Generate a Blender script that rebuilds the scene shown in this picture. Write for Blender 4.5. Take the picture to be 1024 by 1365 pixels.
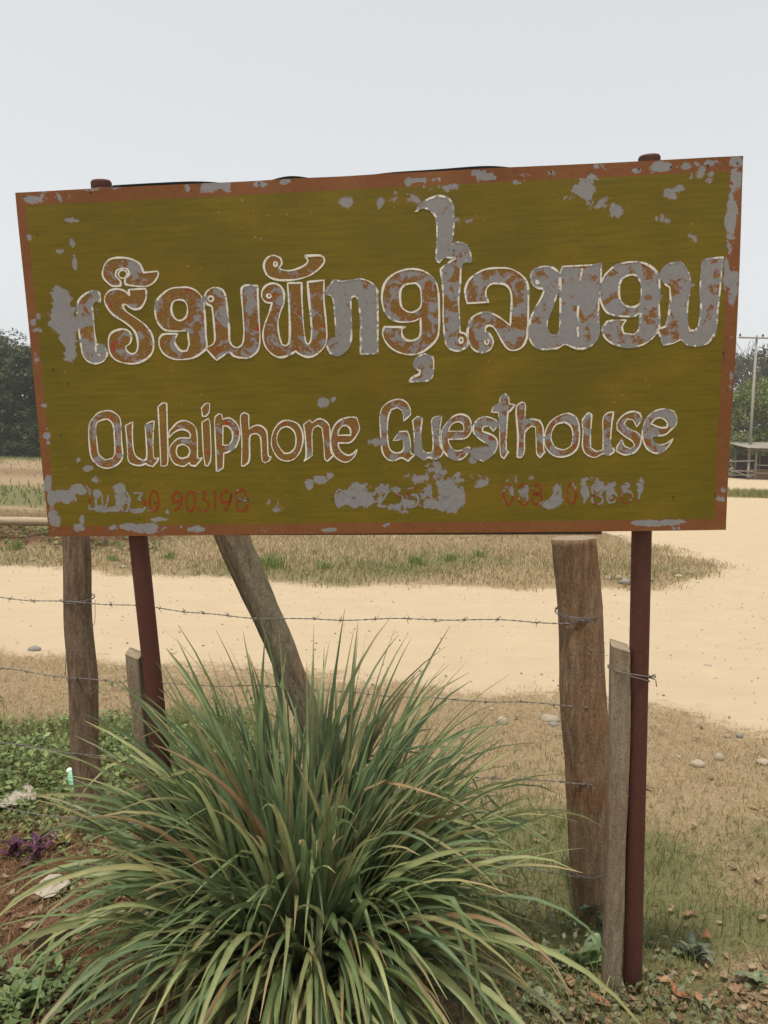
import bpy, math, random
import numpy as np
from mathutils import Vector, Matrix, noise as mnoise

random.seed(7); rng = np.random.default_rng(7)
for o in list(bpy.data.objects): bpy.data.objects.remove(o)
SC = bpy.context.scene; COL = SC.collection

# ------------------------------------------------------------------ camera, sky, sun, exposure
FPX, CX, CY = 1062.0, 512.0, 682.5            # photograph is 1024 x 1365
CAM = np.array([0.0, 0.0, 1.7])
PITCH, ROLL = math.radians(4.55), math.radians(1.45)
fwd = np.array([0, math.cos(PITCH), -math.sin(PITCH)]); r0 = np.array([1.0, 0, 0]); u0 = np.cross(r0, fwd)
RIGHT = math.cos(ROLL) * r0 + math.sin(ROLL) * u0
UP = -math.sin(ROLL) * r0 + math.cos(ROLL) * u0
cd = bpy.data.cameras.new('camera'); cam = bpy.data.objects.new('camera', cd); COL.objects.link(cam)
cd.sensor_fit = 'VERTICAL'; cd.sensor_height = 36.0; cd.lens = 36.0 * FPX / 1365.0
cd.clip_start = 0.05; cd.clip_end = 3000
cam.matrix_world = Matrix(((RIGHT[0], UP[0], -fwd[0], CAM[0]), (RIGHT[1], UP[1], -fwd[1], CAM[1]),
                           (RIGHT[2], UP[2], -fwd[2], CAM[2]), (0, 0, 0, 1)))
SC.camera = cam

SUN = np.array([-0.12, -0.24, 1.0]); SUN /= np.linalg.norm(SUN)      # towards the sun
SUN_EL = math.asin(SUN[2]); SUN_AZ = math.atan2(SUN[0], SUN[1])
W = bpy.data.worlds.new('World'); SC.world = W; W.use_nodes = True
nt = W.node_tree; bg = nt.nodes['Background']
sky = nt.nodes.new('ShaderNodeTexSky'); sky.sky_type = 'NISHITA'; sky.sun_disc = False
sky.sun_elevation = SUN_EL; sky.sun_rotation = SUN_AZ
sky.air_density = 1.0; sky.dust_density = 4.0; sky.ozone_density = 1.0; sky.altitude = 100
hs = nt.nodes.new('ShaderNodeHueSaturation'); hs.inputs['Saturation'].default_value = 0.15
nt.links.new(sky.outputs[0], hs.inputs['Color']); veil = nt.nodes.new('ShaderNodeMix'); veil.data_type = 'RGBA'; veil.inputs[0].default_value = 0.5     # even high haze over the whole dome
veil.inputs[7].default_value = (4.25, 4.42, 4.46, 1)
nt.links.new(hs.outputs[0], veil.inputs[6]); nt.links.new(veil.outputs[2], bg.inputs['Color'])
bg.inputs['Strength'].default_value = 0.15
sl = bpy.data.lights.new('sun', 'SUN'); so = bpy.data.objects.new('sun', sl); COL.objects.link(so)
sl.energy = 2.8; sl.angle = math.radians(3.0); sl.color = (1.0, 0.93, 0.82)
so.rotation_euler = Vector(SUN).to_track_quat('Z', 'Y').to_euler(); so.location = (0, 0, 40)
vs = SC.view_settings; vs.view_transform = 'Standard'; vs.look = 'None'; vs.exposure = 0.40; vs.gamma = 1.0
vs.use_curve_mapping = False
SC.cycles.use_denoising = True
SC.cycles.max_bounces = 6; SC.cycles.transparent_max_bounces = 8; SC.cycles.volume_bounces = 1

# ------------------------------------------------------------------ geometry helpers
def ray(x, y):
    x = np.asarray(x, float); y = np.asarray(y, float)
    return ((x - CX) / FPX)[..., None] * RIGHT - ((y - CY) / FPX)[..., None] * UP + fwd
def at(x, y, Y):                                # pixel to the point of its ray at ground distance Y
    v = ray(x, y); return CAM + v * (Y / v[..., 1])[..., None]
def gnd(x, y, z=0.0):
    v = ray(x, y); return CAM + v * ((z - CAM[2]) / v[..., 2])[..., None]

def mk(name, V, F, mat, parent=None, smooth=False, col=None, attrs=None, uv=None):
    V = np.asarray(V, np.float32).reshape(-1, 3)
    m = bpy.data.meshes.new(name)
    if isinstance(F, np.ndarray):
        n, k = F.shape
        m.vertices.add(len(V)); m.vertices.foreach_set('co', V.ravel())
        m.loops.add(n * k); m.loops.foreach_set('vertex_index', F.astype(np.int32).ravel())
        m.polygons.add(n); m.polygons.foreach_set('loop_start', np.arange(0, n * k, k, dtype=np.int32))
        m.update(calc_edges=True)
    else:
        m.from_pydata([tuple(map(float, v)) for v in V], [], [list(map(int, f)) for f in F])
    if col is not None:
        a = m.attributes.new('Col', 'FLOAT_COLOR', 'POINT')
        c = np.ones((len(V), 4), np.float32); c[:, :3] = col; a.data.foreach_set('color', c.ravel())
    for k_, v_ in (attrs or {}).items():
        a = m.attributes.new(k_, 'FLOAT', 'POINT'); a.data.foreach_set('value', np.asarray(v_, np.float32).ravel())
    if smooth: m.polygons.foreach_set('use_smooth', np.ones(len(m.polygons), bool))
    m.validate(); m.update()
    o = bpy.data.objects.new(name, m); COL.objects.link(o)
    if mat is not None: m.materials.append(mat)
    if parent is not None:
        o.parent = parent
        o.matrix_parent_inverse = Matrix.Translation(parent.location).inverted()
    return o
def tag(o, label=None, cat=None, group=None, kind=None):
    if label: o['label'] = label
    if cat: o['category'] = cat
    if group: o['group'] = group
    if kind: o['kind'] = kind
    return o
def empty(name, loc, label=None, cat=None, group=None):
    o = bpy.data.objects.new(name, None); COL.objects.link(o); o.location = tuple(map(float, loc)); o.empty_display_size = 0.1
    return tag(o, label, cat, group)
def frame(d):
    d = d / np.linalg.norm(d); a = np.array([0, 0, 1.0]) if abs(d[2]) < 0.9 else np.array([1.0, 0, 0])
    s = np.cross(d, a); s /= np.linalg.norm(s); return s, np.cross(s, d)
def tube(P, R, n=8, cap=True):
    P = np.asarray(P, float); R = np.broadcast_to(np.asarray(R, float), (len(P),))
    V, F = [], []
    s0 = None
    for i in range(len(P)):
        d = P[min(i + 1, len(P) - 1)] - P[max(i - 1, 0)]
        if s0 is None: s0, t0 = frame(d)
        d = d / np.linalg.norm(d); s0 = s0 - d * (s0 @ d); s0 /= np.linalg.norm(s0); t0 = np.cross(d, s0)
        for k in range(n):
            a = 2 * math.pi * k / n; V.append(P[i] + R[i] * (math.cos(a) * s0 + math.sin(a) * t0))
    for i in range(len(P) - 1):
        for k in range(n):
            F.append([i * n + k, i * n + (k + 1) % n, (i + 1) * n + (k + 1) % n, (i + 1) * n + k])
    if cap:
        F.append(list(range(n))[::-1]); F.append([(len(P) - 1) * n + k for k in range(n)])
    return V, F
def join(parts):
    V, F = [], []
    for v, f in parts:
        b = len(V); V += list(v); F += [[i + b for i in q] for q in f]
    return V, F
def beam(a, b, w, t, side=None):                 # rectangular bar from a to b
    a = np.asarray(a, float); b = np.asarray(b, float); d = (b - a) / np.linalg.norm(b - a)
    if side is None: s, u = frame(d)
    else:
        s = np.asarray(side, float); s = s - d * (s @ d); s /= np.linalg.norm(s); u = np.cross(s, d)
    V = []
    for p in (a, b):
        for i, j in ((-1, -1), (1, -1), (1, 1), (-1, 1)): V.append(p + s * w / 2 * i + u * t / 2 * j)
    return V, [[3, 2, 1, 0], [4, 5, 6, 7], [0, 1, 5, 4], [1, 2, 6, 5], [2, 3, 7, 6], [3, 0, 4, 7]]
def catmull(P, closed=True, sub=5, corner=50):
    # smooth a traced outline; points where the direction breaks sharply stay corners
    P = np.asarray(P, float); n = len(P); out = []
    def sharp(i):
        if not closed and i in (0, n - 1): return True
        a = P[i] - P[i - 1]; b = P[(i + 1) % n] - P[i]
        c = (a @ b) / (np.linalg.norm(a) * np.linalg.norm(b) + 1e-9); return c < math.cos(math.radians(corner))
    sh = [sharp(i) for i in range(n)]
    for i in range(n if closed else n - 1):
        p1, p2 = P[i], P[(i + 1) % n]
        p0 = P[i - 1] if not sh[i] else 2 * p1 - p2
        p3 = P[(i + 2) % n] if not sh[(i + 1) % n] else 2 * p2 - p1
        for k in range(sub):
            t = k / sub
            m1 = (p2 - p0) * 0.5; m2 = (p3 - p1) * 0.5
            out.append((2*t**3-3*t*t+1)*p1 + (t**3-2*t*t+t)*m1 + (-2*t**3+3*t*t)*p2 + (t**3-t*t)*m2)
    if not closed: out.append(P[-1])
    return np.array(out)
def sfn(x, y, s=0.0):                            # cheap smooth noise for arrays, about -1..1
    return (np.sin(x*1.7+1.3*np.sin(y*1.1+s)+s) + np.sin(y*2.3+1.7*np.sin(x*0.9-s)+2*s) + 0.6*np.sin(3.9*x-2.1*y+s*3) + 0.5*np.sin(5.3*y+4.1*x-s))/3.1

# ------------------------------------------------------------------ material helpers
class NT:
    def __init__(s, name):
        s.m = bpy.data.materials.new(name); s.m.use_nodes = True; s.t = s.m.node_tree
        s.b = s.t.nodes['Principled BSDF']; s.out = s.t.nodes['Material Output']
    def n(s, typ, **kw):
        nd = s.t.nodes.new(typ)
        for k, v in kw.items(): setattr(nd, k, v)
        return nd
    def l(s, a, b): s.t.links.new(a, b)
    def set(s, sock, v):
        if isinstance(v, bpy.types.NodeSocket): s.l(v, sock)
        else:
            if isinstance(v, (tuple, list)) and len(v) == 3 and sock.type == 'RGBA': v = (*v, 1)
            sock.default_value = v
    def coord(s, kind='Object', scale=(1, 1, 1)):
        c = s.n('ShaderNodeTexCoord'); mp = s.n('ShaderNodeMapping'); mp.inputs['Scale'].default_value = scale
        s.l(c.outputs[kind], mp.inputs[0]); return mp.outputs[0]
    def noise(s, vec, scale=5, detail=5, rough=0.6, dist=0.0):
        nd = s.n('ShaderNodeTexNoise'); s.l(vec, nd.inputs['Vector'])
        nd.inputs['Scale'].default_value = scale; nd.inputs['Detail'].default_value = detail
        nd.inputs['Roughness'].default_value = rough; nd.inputs['Distortion'].default_value = dist; return nd.outputs['Fac']
    def ramp(s, fac, stops, interp='LINEAR'):
        r = s.n('ShaderNodeValToRGB'); r.color_ramp.interpolation = interp; e = r.color_ramp.elements
        while len(e) < len(stops): e.new(0.5)
        for i, (p, c) in enumerate(stops):
            e[i].position = p; e[i].color = (*c, 1) if isinstance(c, (tuple, list)) else (c, c, c, 1)
        s.l(fac, r.inputs[0]); return r.outputs[0]
    def mix(s, fac, a, b, mode='MIX'):
        x = s.n('ShaderNodeMix', data_type='RGBA', blend_type=mode); s.set(x.inputs[0], fac); s.set(x.inputs[6], a); s.set(x.inputs[7], b); return x.outputs[2]
    def math(s, op, a, b=0.0, c=0.0):
        x = s.n('ShaderNodeMath', operation=op); s.set(x.inputs[0], a); s.set(x.inputs[1], b); s.set(x.inputs[2], c); return x.outputs[0]
    def attr(s, name, out='Fac'):
        a = s.n('ShaderNodeAttribute', attribute_name=name); return a.outputs[out]
    def bump(s, h, strength=0.3, dist=0.01):
        b = s.n('ShaderNodeBump'); s.l(h, b.inputs['Height']); b.inputs['Strength'].default_value = strength; b.inputs['Distance'].default_value = dist
        s.l(b.outputs[0], s.b.inputs['Normal']); return b
    def fin(s, col, rough=0.8, spec=0.3, metal=0.0):
        s.set(s.b.inputs['Base Color'], col); s.set(s.b.inputs['Roughness'], rough)
        s.b.inputs['Specular IOR Level'].default_value = spec; s.set(s.b.inputs['Metallic'], metal); return s.m

def mat_leafy(name, trans=0.35, rough=0.55, spec=0.25, var=0.25, scale=30):
    t = NT(name); c = t.attr('Col', 'Color')
    nz = t.noise(t.coord('Object', (1, 1, 1)), scale, 3)
    f = t.ramp(nz, [(0.3, 1 - var), (0.7, 1 + var * 0.4)])
    c2 = t.mix(1.0, c, f, 'MULTIPLY')
    t.fin(c2, rough, spec)
    tr = t.n('ShaderNodeBsdfTranslucent'); t.l(c2, tr.inputs['Color'])
    mx = t.n('ShaderNodeMixShader'); mx.inputs[0].default_value = trans
    t.l(t.b.outputs[0], mx.inputs[1]); t.l(tr.outputs[0], mx.inputs[2]); t.l(mx.outputs[0], t.out.inputs['Surface'])
    return t.m
def mat_simple(name, col, rough=0.7, var=0.25, scale=20, spec=0.3, bump=0.0, stretch=(1, 1, 1), metal=0.0):
    t = NT(name); v = t.coord('Object', stretch); nz = t.noise(v, scale, 6)
    c = t.mix(nz, tuple(x * (1 - var) for x in col), tuple(min(1, x * (1 + var)) for x in col))
    if bump: t.bump(t.noise(v, scale * 2, 6), bump, 0.01)
    return t.fin(c, rough, spec, metal)

# ------------------------------------------------------------------ ground
def road_near(x): return np.interp(x, [-60, -12, -6.0, -2.75, -0.8, 1.03, 2.35, 4.0, 7, 14, 60], [12, 8.3, 7.0, 6.25, 5.85, 5.5, 4.95, 4.1, 2.6, -1, -30]) 
def road_far(x): return np.interp(x, [-60, -12, -4.5, -0.75, 2.17, 3.3, 4.3], [17.5, 11.6, 10.4, 9.85, 9.85, 9.9, 10.9])
def field_edge(y): return np.interp(y, [9, 10.2, 11.0, 12.2, 14, 18, 30, 60, 120], [3.0, 3.6, 4.5, 5.4, 5.2, 4.6, 5.5, 14, 40])
def sand_mask(x, y):
    wob = 0.22 * sfn(x * 1.6, y * 1.6, 1.0) + 0.10 * sfn(x * 5.1, y * 5.1, 2.0)
    near = y - road_near(x) + wob                                 # >0 beyond the near verge
    far = np.maximum(road_far(np.minimum(x, 4.3)) - y, x - field_edge(y)) + wob * 1.2
    d = np.minimum(near, far)
    # green island on the right verge of the yard
    isl = 1 - (((x - 17.0) / 3.4) ** 2 + ((y - 35.5) / 2.0) ** 2)
    isl2 = 1 - (((x - 45) / 40) ** 2 + ((y - 78) / 13) ** 2)
    d = np.minimum(d, -isl * 1.2); d = np.minimum(d, -isl2 * 3)
    return d
def bumps(x, y):
    z = 0.012 * sfn(x * 2.1, y * 2.1, 3) + 0.006 * sfn(x * 7, y * 7, 4) * np.exp(-y / 15)
    # spoil heaps beside the bamboo rail
    for cx, cy, r, h in ((-5.2, 13.0, 0.8, 0.28), (-6.7, 13.4, 1.1, 0.30), (-4.3, 13.6, 0.7, .2), (-8.5, 13.7, 1.0, .25)):
        z = z + h * np.exp(-((x - cx) ** 2 + (y - cy) ** 2) / (r * r * .5)) * (1 + 0.3 * sfn(x * 6, y * 6, 5))
    m = np.clip(sand_mask(x, y) / 0.4 + 0.5, 0, 1)
    # shallow wheel ruts along the road
    z = z - 0.02 * m * np.exp(-((y - road_near(x) - 1.2) / 0.25) ** 2) - 0.02 * m * np.exp(-((y - road_near(x) - 2.8) / 0.25) ** 2)
    z = z - 0.9 * np.clip((y - 60) / 400, 0, 1)
    return z
def gz(x, y): return float(bumps(np.array([float(x)]), np.array([float(y)]))[0])
def graded(lo, hi, a, b, step):
    core = list(np.arange(a, b, step)); s = step; v = core[-1]
    while v < hi: s *= 1.12; v += s; core.append(v)
    s = step; v = core[0]; pre = []
    while v > lo: s *= 1.12; v -= s; pre.append(v)
    return np.array(pre[::-1] + core)
gx = graded(-900, 900, -3.4, 3.8, 0.05); gy = graded(-60, 1500, 1.2, 7.0, 0.05)
X, Y = np.meshgrid(gx, gy); xf, yf = X.ravel(), Y.ravel()
sm = sand_mask(xf, yf)
def blob(x, y, cx, cy, rx, ry): return np.exp(-(((x - cx) / rx) ** 2 + ((y - cy) / ry) ** 2))
def green_mask(x, y):
    g = 0.20 + 0.25 * sfn(x * 1.3, y * 1.3, 7)
    for a in ((1.02, 3.25, .35, .35), (.62, 3.2, .25, .45), (1.5, 2.75, .5, .12), (-1.9, 4.0, 1.1, .75), (-1.2, 4.5, .6, .6), (.75, 2.6, .4, .4), (2.3, 3.3, .6, .3)):
        g = g + 0.8 * blob(x, y, *a)
    g = g - 0.5 * np.clip((y - 4.6) / 1.0, 0, 1) * (y < 9)
    far = (y > 9.5)
    band = 0.32 + 0.35 * sfn(x * 0.6, y * 0.6, 9) + 0.75 * blob(0, y, 0, 24, 1, 4.5) * 1.1 + 0.8 * blob(0, y, 0, 82, 1, 12) - 0.7 * blob(0, y, 0, 17, 1, 2.5) - .6 * blob(0, y, 0, 42, 1, 12)
    g = np.where(far, band, g)
    return np.clip(g, 0, 1)
def red_mask(x, y):
    r = 1.3 * blob(x, y, -1.15, 2.75, .42, .55) + blob(x, y, -1.0, 2.2, .6, .4) + 0.9 * blob(x, y, -1.7, 2.9, .6, .5)
    for c in ((-5.2, 13.0, 0.8, .8), (-6.7, 13.4, 1.1, 1.0), (-4.3, 13.6, 0.7, .7), (-8.5, 13.7, 1, 1)): r = r + blob(x, y, *c)
    r = r + 0.55 * blob(0, y, 0, 17.5, 1, 2.5) * (x < 5) + 0.5 * blob(0, y, 0, 42, 1, 12) * (x < 5)
    return np.clip(r, 0, 1)
t = NT('earth_and_dry_grass'); P = t.coord('Object')
n1 = t.noise(P, 14, 8, 0.7); n2 = t.noise(P, 90, 6, 0.7); n3 = t.noise(P, 2.2, 5, 0.6)
dry = t.mix(n1, (0.15, 0.10, 0.056), (0.30, 0.222, 0.13)); dry = t.mix(t.ramp(n2, [(0.45, 0.0), (0.7, 0.8)]), dry, (0.38, 0.30, 0.19))
grn = t.mix(n2, (0.06, 0.065, 0.028), (0.20, 0.18, 0.085))
red = t.mix(n1, (0.055, 0.028, 0.015), (0.165, 0.088, 0.048))
snd = t.mix(n3, (0.368, 0.286, 0.186), (0.44, 0.35, 0.236)); snd = t.mix(t.ramp(n2, [(0.5, 0), (0.75, .5)]), snd, (0.42, 0.31, 0.2))
def softmask(a, w=0.35): 
    s_ = t.math('ADD', a, t.math('MULTIPLY', t.math('SUBTRACT', n1, 0.5), w * 3)); return t.ramp(s_, [(0.35, 0), (0.65, 1)])
c = t.mix(softmask(t.attr('green'), .3), dry, grn); c = t.mix(softmask(t.attr('red'), .3), c, red); c = t.mix(softmask(t.attr('sand'), .45), c, snd)
t.bump(t.math('ADD', n1, t.math('MULTIPLY', n2, 0.6)), 0.6, 0.02)
M_ground = t.fin(c, 0.95, 0.1)
nxx, nyy = len(gx), len(gy)
idx = np.arange(nxx * nyy).reshape(nyy, nxx)
quads = np.stack([idx[:-1, :-1], idx[:-1, 1:], idx[1:, 1:], idx[1:, :-1]], -1).reshape(-1, 4)
ground = mk('ground', np.stack([xf, yf, bumps(xf, yf)], 1), quads, M_ground, smooth=True,
            attrs={'sand': np.clip(0.5 + sm / 0.7, 0, 1), 'green': green_mask(xf, yf), 'red': red_mask(xf, yf)})
tag(ground, kind='structure')

# dirt road sheet, a few mm above the ground, only well inside the sandy strip
t = NT('packed_sand'); P = t.coord('Object')
n1 = t.noise(P, 2.0, 6, 0.6); n2 = t.noise(P, 60, 6, 0.75); n3 = t.noise(t.coord('Object', (0.5, 4.0, 1)), 2.2, 5, 0.65)
c = t.mix(n1, (0.368, 0.286, 0.186), (0.44, 0.35, 0.236)); c = t.mix(t.ramp(n3, [(0.45, 0), (0.75, .3)]), c, (0.475, 0.385, 0.268))
c = t.mix(t.ramp(n2, [(0.55, 0), (0.75, .45)]), c, (0.32, 0.24, 0.16))
vor = t.n('ShaderNodeTexVoronoi'); t.l(P, vor.inputs['Vector']); vor.inputs['Scale'].default_value = 9
c = t.mix(t.ramp(vor.outputs['Distance'], [(0.05, .55), (0.09, 0)]), c, (0.30, 0.24, 0.18))
t.bump(t.math('ADD', n2, t.math('MULTIPLY', n1, 2.0)), 0.5, 0.015)
M_road = t.fin(c, 0.95, 0.1)
rx = graded(-120, 140, -4, 9, 0.14); ry = graded(3.2, 75, 4.0, 13, 0.12); ry = ry[ry > 2.0]
X, Y = np.meshgrid(rx, ry); xr, yr = X.ravel(), Y.ravel(); inside = sand_mask(xr, yr) > 0.06
ii = np.arange(len(xr)).reshape(len(ry), len(rx))
q = np.stack([ii[:-1, :-1], ii[:-1, 1:], ii[1:, 1:], ii[1:, :-1]], -1).reshape(-1, 4); q = q[inside[q].all(1)]
used = np.unique(q); remap = -np.ones(len(xr), int); remap[used] = np.arange(len(used))
# drape over the ground's own triangles by sampling its grid bilinearly
Zg = bumps(xf, yf).reshape(nyy, nxx)
def ground_z(x, y):
    i = np.clip(np.searchsorted(gx, x) - 1, 0, nxx - 2); j = np.clip(np.searchsorted(gy, y) - 1, 0, nyy - 2)
    u = (x - gx[i]) / (gx[i + 1] - gx[i]); v = (y - gy[j]) / (gy[j + 1] - gy[j])
    return (1-u)*(1-v)*Zg[j, i] + u*(1-v)*Zg[j, i+1] + (1-u)*v*Zg[j+1, i] + u*v*Zg[j+1, i+1]
def gzz(x, y): return float(ground_z(np.array([float(x)]), np.array([float(y)]))[0])
road = mk('dirt_road', np.stack([xr[used], yr[used], ground_z(xr[used], yr[used]) - 0.004 + np.clip((sand_mask(xr[used], yr[used]) - 0.06) / 0.5, 0, 1) * (0.009 + 0.0008 * yr[used])], 1), remap[q], M_road, smooth=True)
tag(road, kind='structure')

# ------------------------------------------------------------------ the painted sign
# corner pixels -> a plane 2.0 x 1.0 m (the depths follow from the four corners being a rectangle)
CORN = np.array([(22, 257), (993, 207), (968, 707), (65, 715)], float)
rr = ray(CORN[:, 0], CORN[:, 1])
_, _, vt = np.linalg.svd(np.stack([rr[0], -rr[1], rr[2], -rr[3]], 1)); dd = vt[-1] / vt[-1][0]
Pc = dd[:, None] * rr
KS = 2.0 / np.linalg.norm(Pc[1] - Pc[0]); Pc = Pc * KS + CAM
SW = (Pc[1] + Pc[2] - Pc[0] - Pc[3]) / 2; SWL = np.linalg.norm(SW); SW /= SWL
SH = (Pc[0] + Pc[1] - Pc[2] - Pc[3]) / 2; SHL = np.linalg.norm(SH); SH = SH - SW * (SH @ SW); SH /= np.linalg.norm(SH)
SN = np.cross(SH, SW); SN /= np.linalg.norm(SN)
if SN[1] > 0: SN = -SN                                     # faces the camera
SC0 = Pc.mean(0)
def warp(a, b):                                            # sheet metal that has buckled a little
    return (0.0022 * np.sin(a * 5.3 + 1.2 * np.sin(b * 4 + 1)) + 0.0016 * np.sin(b * 7 + a * 2.1)
            + 0.007 * np.clip((a - 0.8) / 0.2, 0, 1) ** 2 * np.sin(b * 6.0 + 0.6)
            + 0.0022 * np.clip((b - 0.4) / 0.1, 0, 1) ** 2 * np.sin(a * 17 + 2 * np.sin(a * 5)))
def ab(px, py):                                            # pixel -> sign coordinates in metres from the centre
    v = ray(px, py); tt = ((SC0 - CAM) @ SN) / (v @ SN); p = CAM + v * tt[..., None] - SC0
    return np.stack([p @ SW, p @ SH], -1)
def sp(A, off=0.0):                                        # sign coordinates -> world
    A = np.asarray(A, float); a, b = A[..., 0], A[..., 1]
    return SC0 + a[..., None] * SW + b[..., None] * SH + (warp(a, b) + off)[..., None] * SN
HWa, HHb = SWL / 2, SHL / 2

sign = empty('guesthouse_sign', (SC0[0], SC0[1] + 0.1, 0), 'olive painted metal guesthouse signboard with peeling outlined lettering on two rusty pipes', 'signboard')

# patches where the paint has flaked down to bare grey metal: x, y, rx, ry in photo pixels, strength
WEAR = [(82,400,13,16,1),(84,425,19,20,1),(90,450,11,22,1),(92,472,9,13,.9),(70,418,9,7,.8),(97,322,5,6,.9),(80,335,6,4,.8),(100,348,3,9,.9),
 (97,294,9,3,.8),(62,264,28,6,.7),(60,256,8,5,.6),(462,270,9,6,1),(508,272,5,6,.8),(553,262,8,7,.6),(600,250,12,5,.7),(575,254,25,8,.45),(545,262,30,10,.42),(780,252,14,14,.75),(790,240,10,8,.6),(760,265,12,6,.5),
 (895,258,8,7,.9),(905,250,7,5,.8),(822,282,10,8,.75),(800,270,16,10,.5),(880,295,20,8,.45),(925,318,8,8,.6),(940,235,16,10,.6),
 (85,662,17,10,1),(105,653,12,7,1),(72,690,8,12,.9),(64,650,8,9,.8),(110,692,4,7,.9),(128,640,6,5,.8),(130,657,5,6,.8),(145,678,22,5,.9),(165,668,12,10,.8),(185,680,18,4,.7),(224,682,5,4,.7),(215,692,12,3,.6),(118,625,8,5,.5),
 (105,612,3,4,.7),(430,538,7,6,1),(444,532,3,3,.8),(412,646,6,7,1),(427,640,9,6,1),(440,634,6,4,.8),(370,664,8,4,.5),(365,670,10,7,.45),(372,675,14,8,.5),
 (470,662,14,12,1),(485,664,14,10,1),(455,668,10,8,.8),(478,650,14,7,.8),(511,652,8,8,.9),(506,668,5,7,.7),(528,653,7,4,.8),(528,676,9,5,.8),(545,672,12,6,.8),(558,660,8,6,.8),(575,672,10,6,.8),(572,652,7,7,.8),(598,655,14,14,1.2),(600,672,15,10,1.1),(590,645,10,6,.9),(616,662,4,14,.9),(613,640,7,4,.7),(540,682,10,4,.6),
 (592,628,6,5,.8),(610,632,5,4,.7),(585,622,22,8,.5),(600,612,10,6,.5),(565,640,30,10,.42),(640,640,25,10,.42),(690,640,25,8,.4),(650,683,8,4,.7),(730,672,10,6,.9),(740,668,8,8,.8),(680,655,7,6,.7),(700,657,6,7,.6),(745,650,6,8,.8),(780,652,6,12,.8),(797,648,9,8,.9),(815,652,6,10,.7),(836,650,6,10,.7),(855,648,5,10,.8),(800,640,20,6,.4),(785,648,12,4,.5),
 (500,590,8,5,.8),(600,300,60,40,.22),(130,415,6,5,.25),(640,602,12,7,.9),(630,612,6,5,.7),(160,650,8,8,.9),(880,395,6,3,.4),(920,380,7,2.5,.8),
 (60,705,5,3,.5),(105,703,10,5,.8),(182,702,32,4.5,1.1),(200,707,14,4,.8),(262,705,12,4,1),(242,702,3,4,.6),(350,708,4,3,.6),(440,706,10,2.5,.8),(880,697,30,4,1),(905,704,12,3,.5),(515,700,5,2.5,.6),
 (40,315,4,6,.5),(45,430,4,4,.8),(50,440,9,3,.7),(52,420,4,5,.4),(50,482,5,12,.6),(58,540,5,3,.6),(62,580,6,5,.9),(63,572,5,3,.6),(64,590,4,3,.6),(66,640,4,8,.8),(68,660,5,16,.9),(70,705,4,3,.5),
 (980,240,7,14,.8),(975,290,6,26,1),(972,330,5,10,.7),(978,380,6,20,.8),(968,365,4,26,.7),(976,450,4,4,.5),(974,510,3,14,.7),(962,665,6,5,.9),(966,655,3,4,.6),(985,215,12,6,.9),(955,216,12,4,.5),(985,420,2.5,20,.5),(972,400,4,6,.5),
 (120,250,14,6,.8),(155,248,10,4,.6),(280,248,16,7,.8),(300,246,8,8,.8),(250,250,5,6,.8),(345,245,9,4,.7),(380,242,8,3,.6),(650,236,12,6,.9),(640,230,10,4,.6),(700,233,12,3,.6),(735,230,6,4,.7),(800,222,10,5,.6),(880,222,14,6,1),(850,226,6,4,.6),(915,220,14,5,.6),(565,240,20,3,.6),(545,242,5,5,.5),(690,242,10,4,.5),
 (755,384,1,1,.1)]
WAB = []
for (x, y, a_, b_, s_) in WEAR:
    c_ = ab(np.array(float(x)), np.array(float(y))); WAB.append((c_[0], c_[1], a_ * KS * 0.00206 / 2.06 * 1.0, b_, s_))
PXM = 2.0 / 938.0                                          # metres per photo pixel on the board
def wearfield(A):
    a, b = A[..., 0], A[..., 1]; w = np.zeros(a.shape)
    for (x, y, rx_, ry_, s_), q_ in zip(WEAR, WAB):
        d2 = ((a - q_[0]) / (rx_ * PXM)) ** 2 + ((b - q_[1]) / (ry_ * PXM)) ** 2
        w = np.maximum(w, s_ * np.exp(-np.minimum(d2, 30) ** 1.5 * 0.55))
    return w

GREY1, GREY2 = (0.165, 0.165, 0.167), (0.275, 0.272, 0.270)
def grey_metal(t, v):
    return t.mix(t.noise(v, 60, 5, .7), GREY1, GREY2)
def wear_mask(t, v, extra=0.0, soft=0.03, k=2.9):
    gate = t.math('MINIMUM', t.math('MULTIPLY', t.math('ADD', t.attr('wear'), extra), 4.0), 1.0) if k < 3 else 1.0
    nz = t.noise(v, 26, 8, 0.68, 0.6)
    nz2 = t.noise(v, 150, 4, 0.6)
    s_ = t.math('ADD', t.math('ADD', t.attr('wear'), extra), t.math('MULTIPLY', t.math('SUBTRACT', nz, 0.5), t.math('MULTIPLY', gate, k)))
    s_ = t.math('ADD', s_, t.math('MULTIPLY', t.math('SUBTRACT', nz2, 0.5), 0.5))
    return t.ramp(s_, [(0.5 - soft, 0), (0.5 + soft, 1)]), s_
def map_uv(t, sc=(2, 1, 1)):
    u = t.n('ShaderNodeAttribute', attribute_name='suv'); mp = t.n('ShaderNodeMapping'); t.l(u.outputs['Vector'], mp.inputs[0]); mp.inputs['Scale'].default_value = sc
    return mp.outputs[0]
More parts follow.
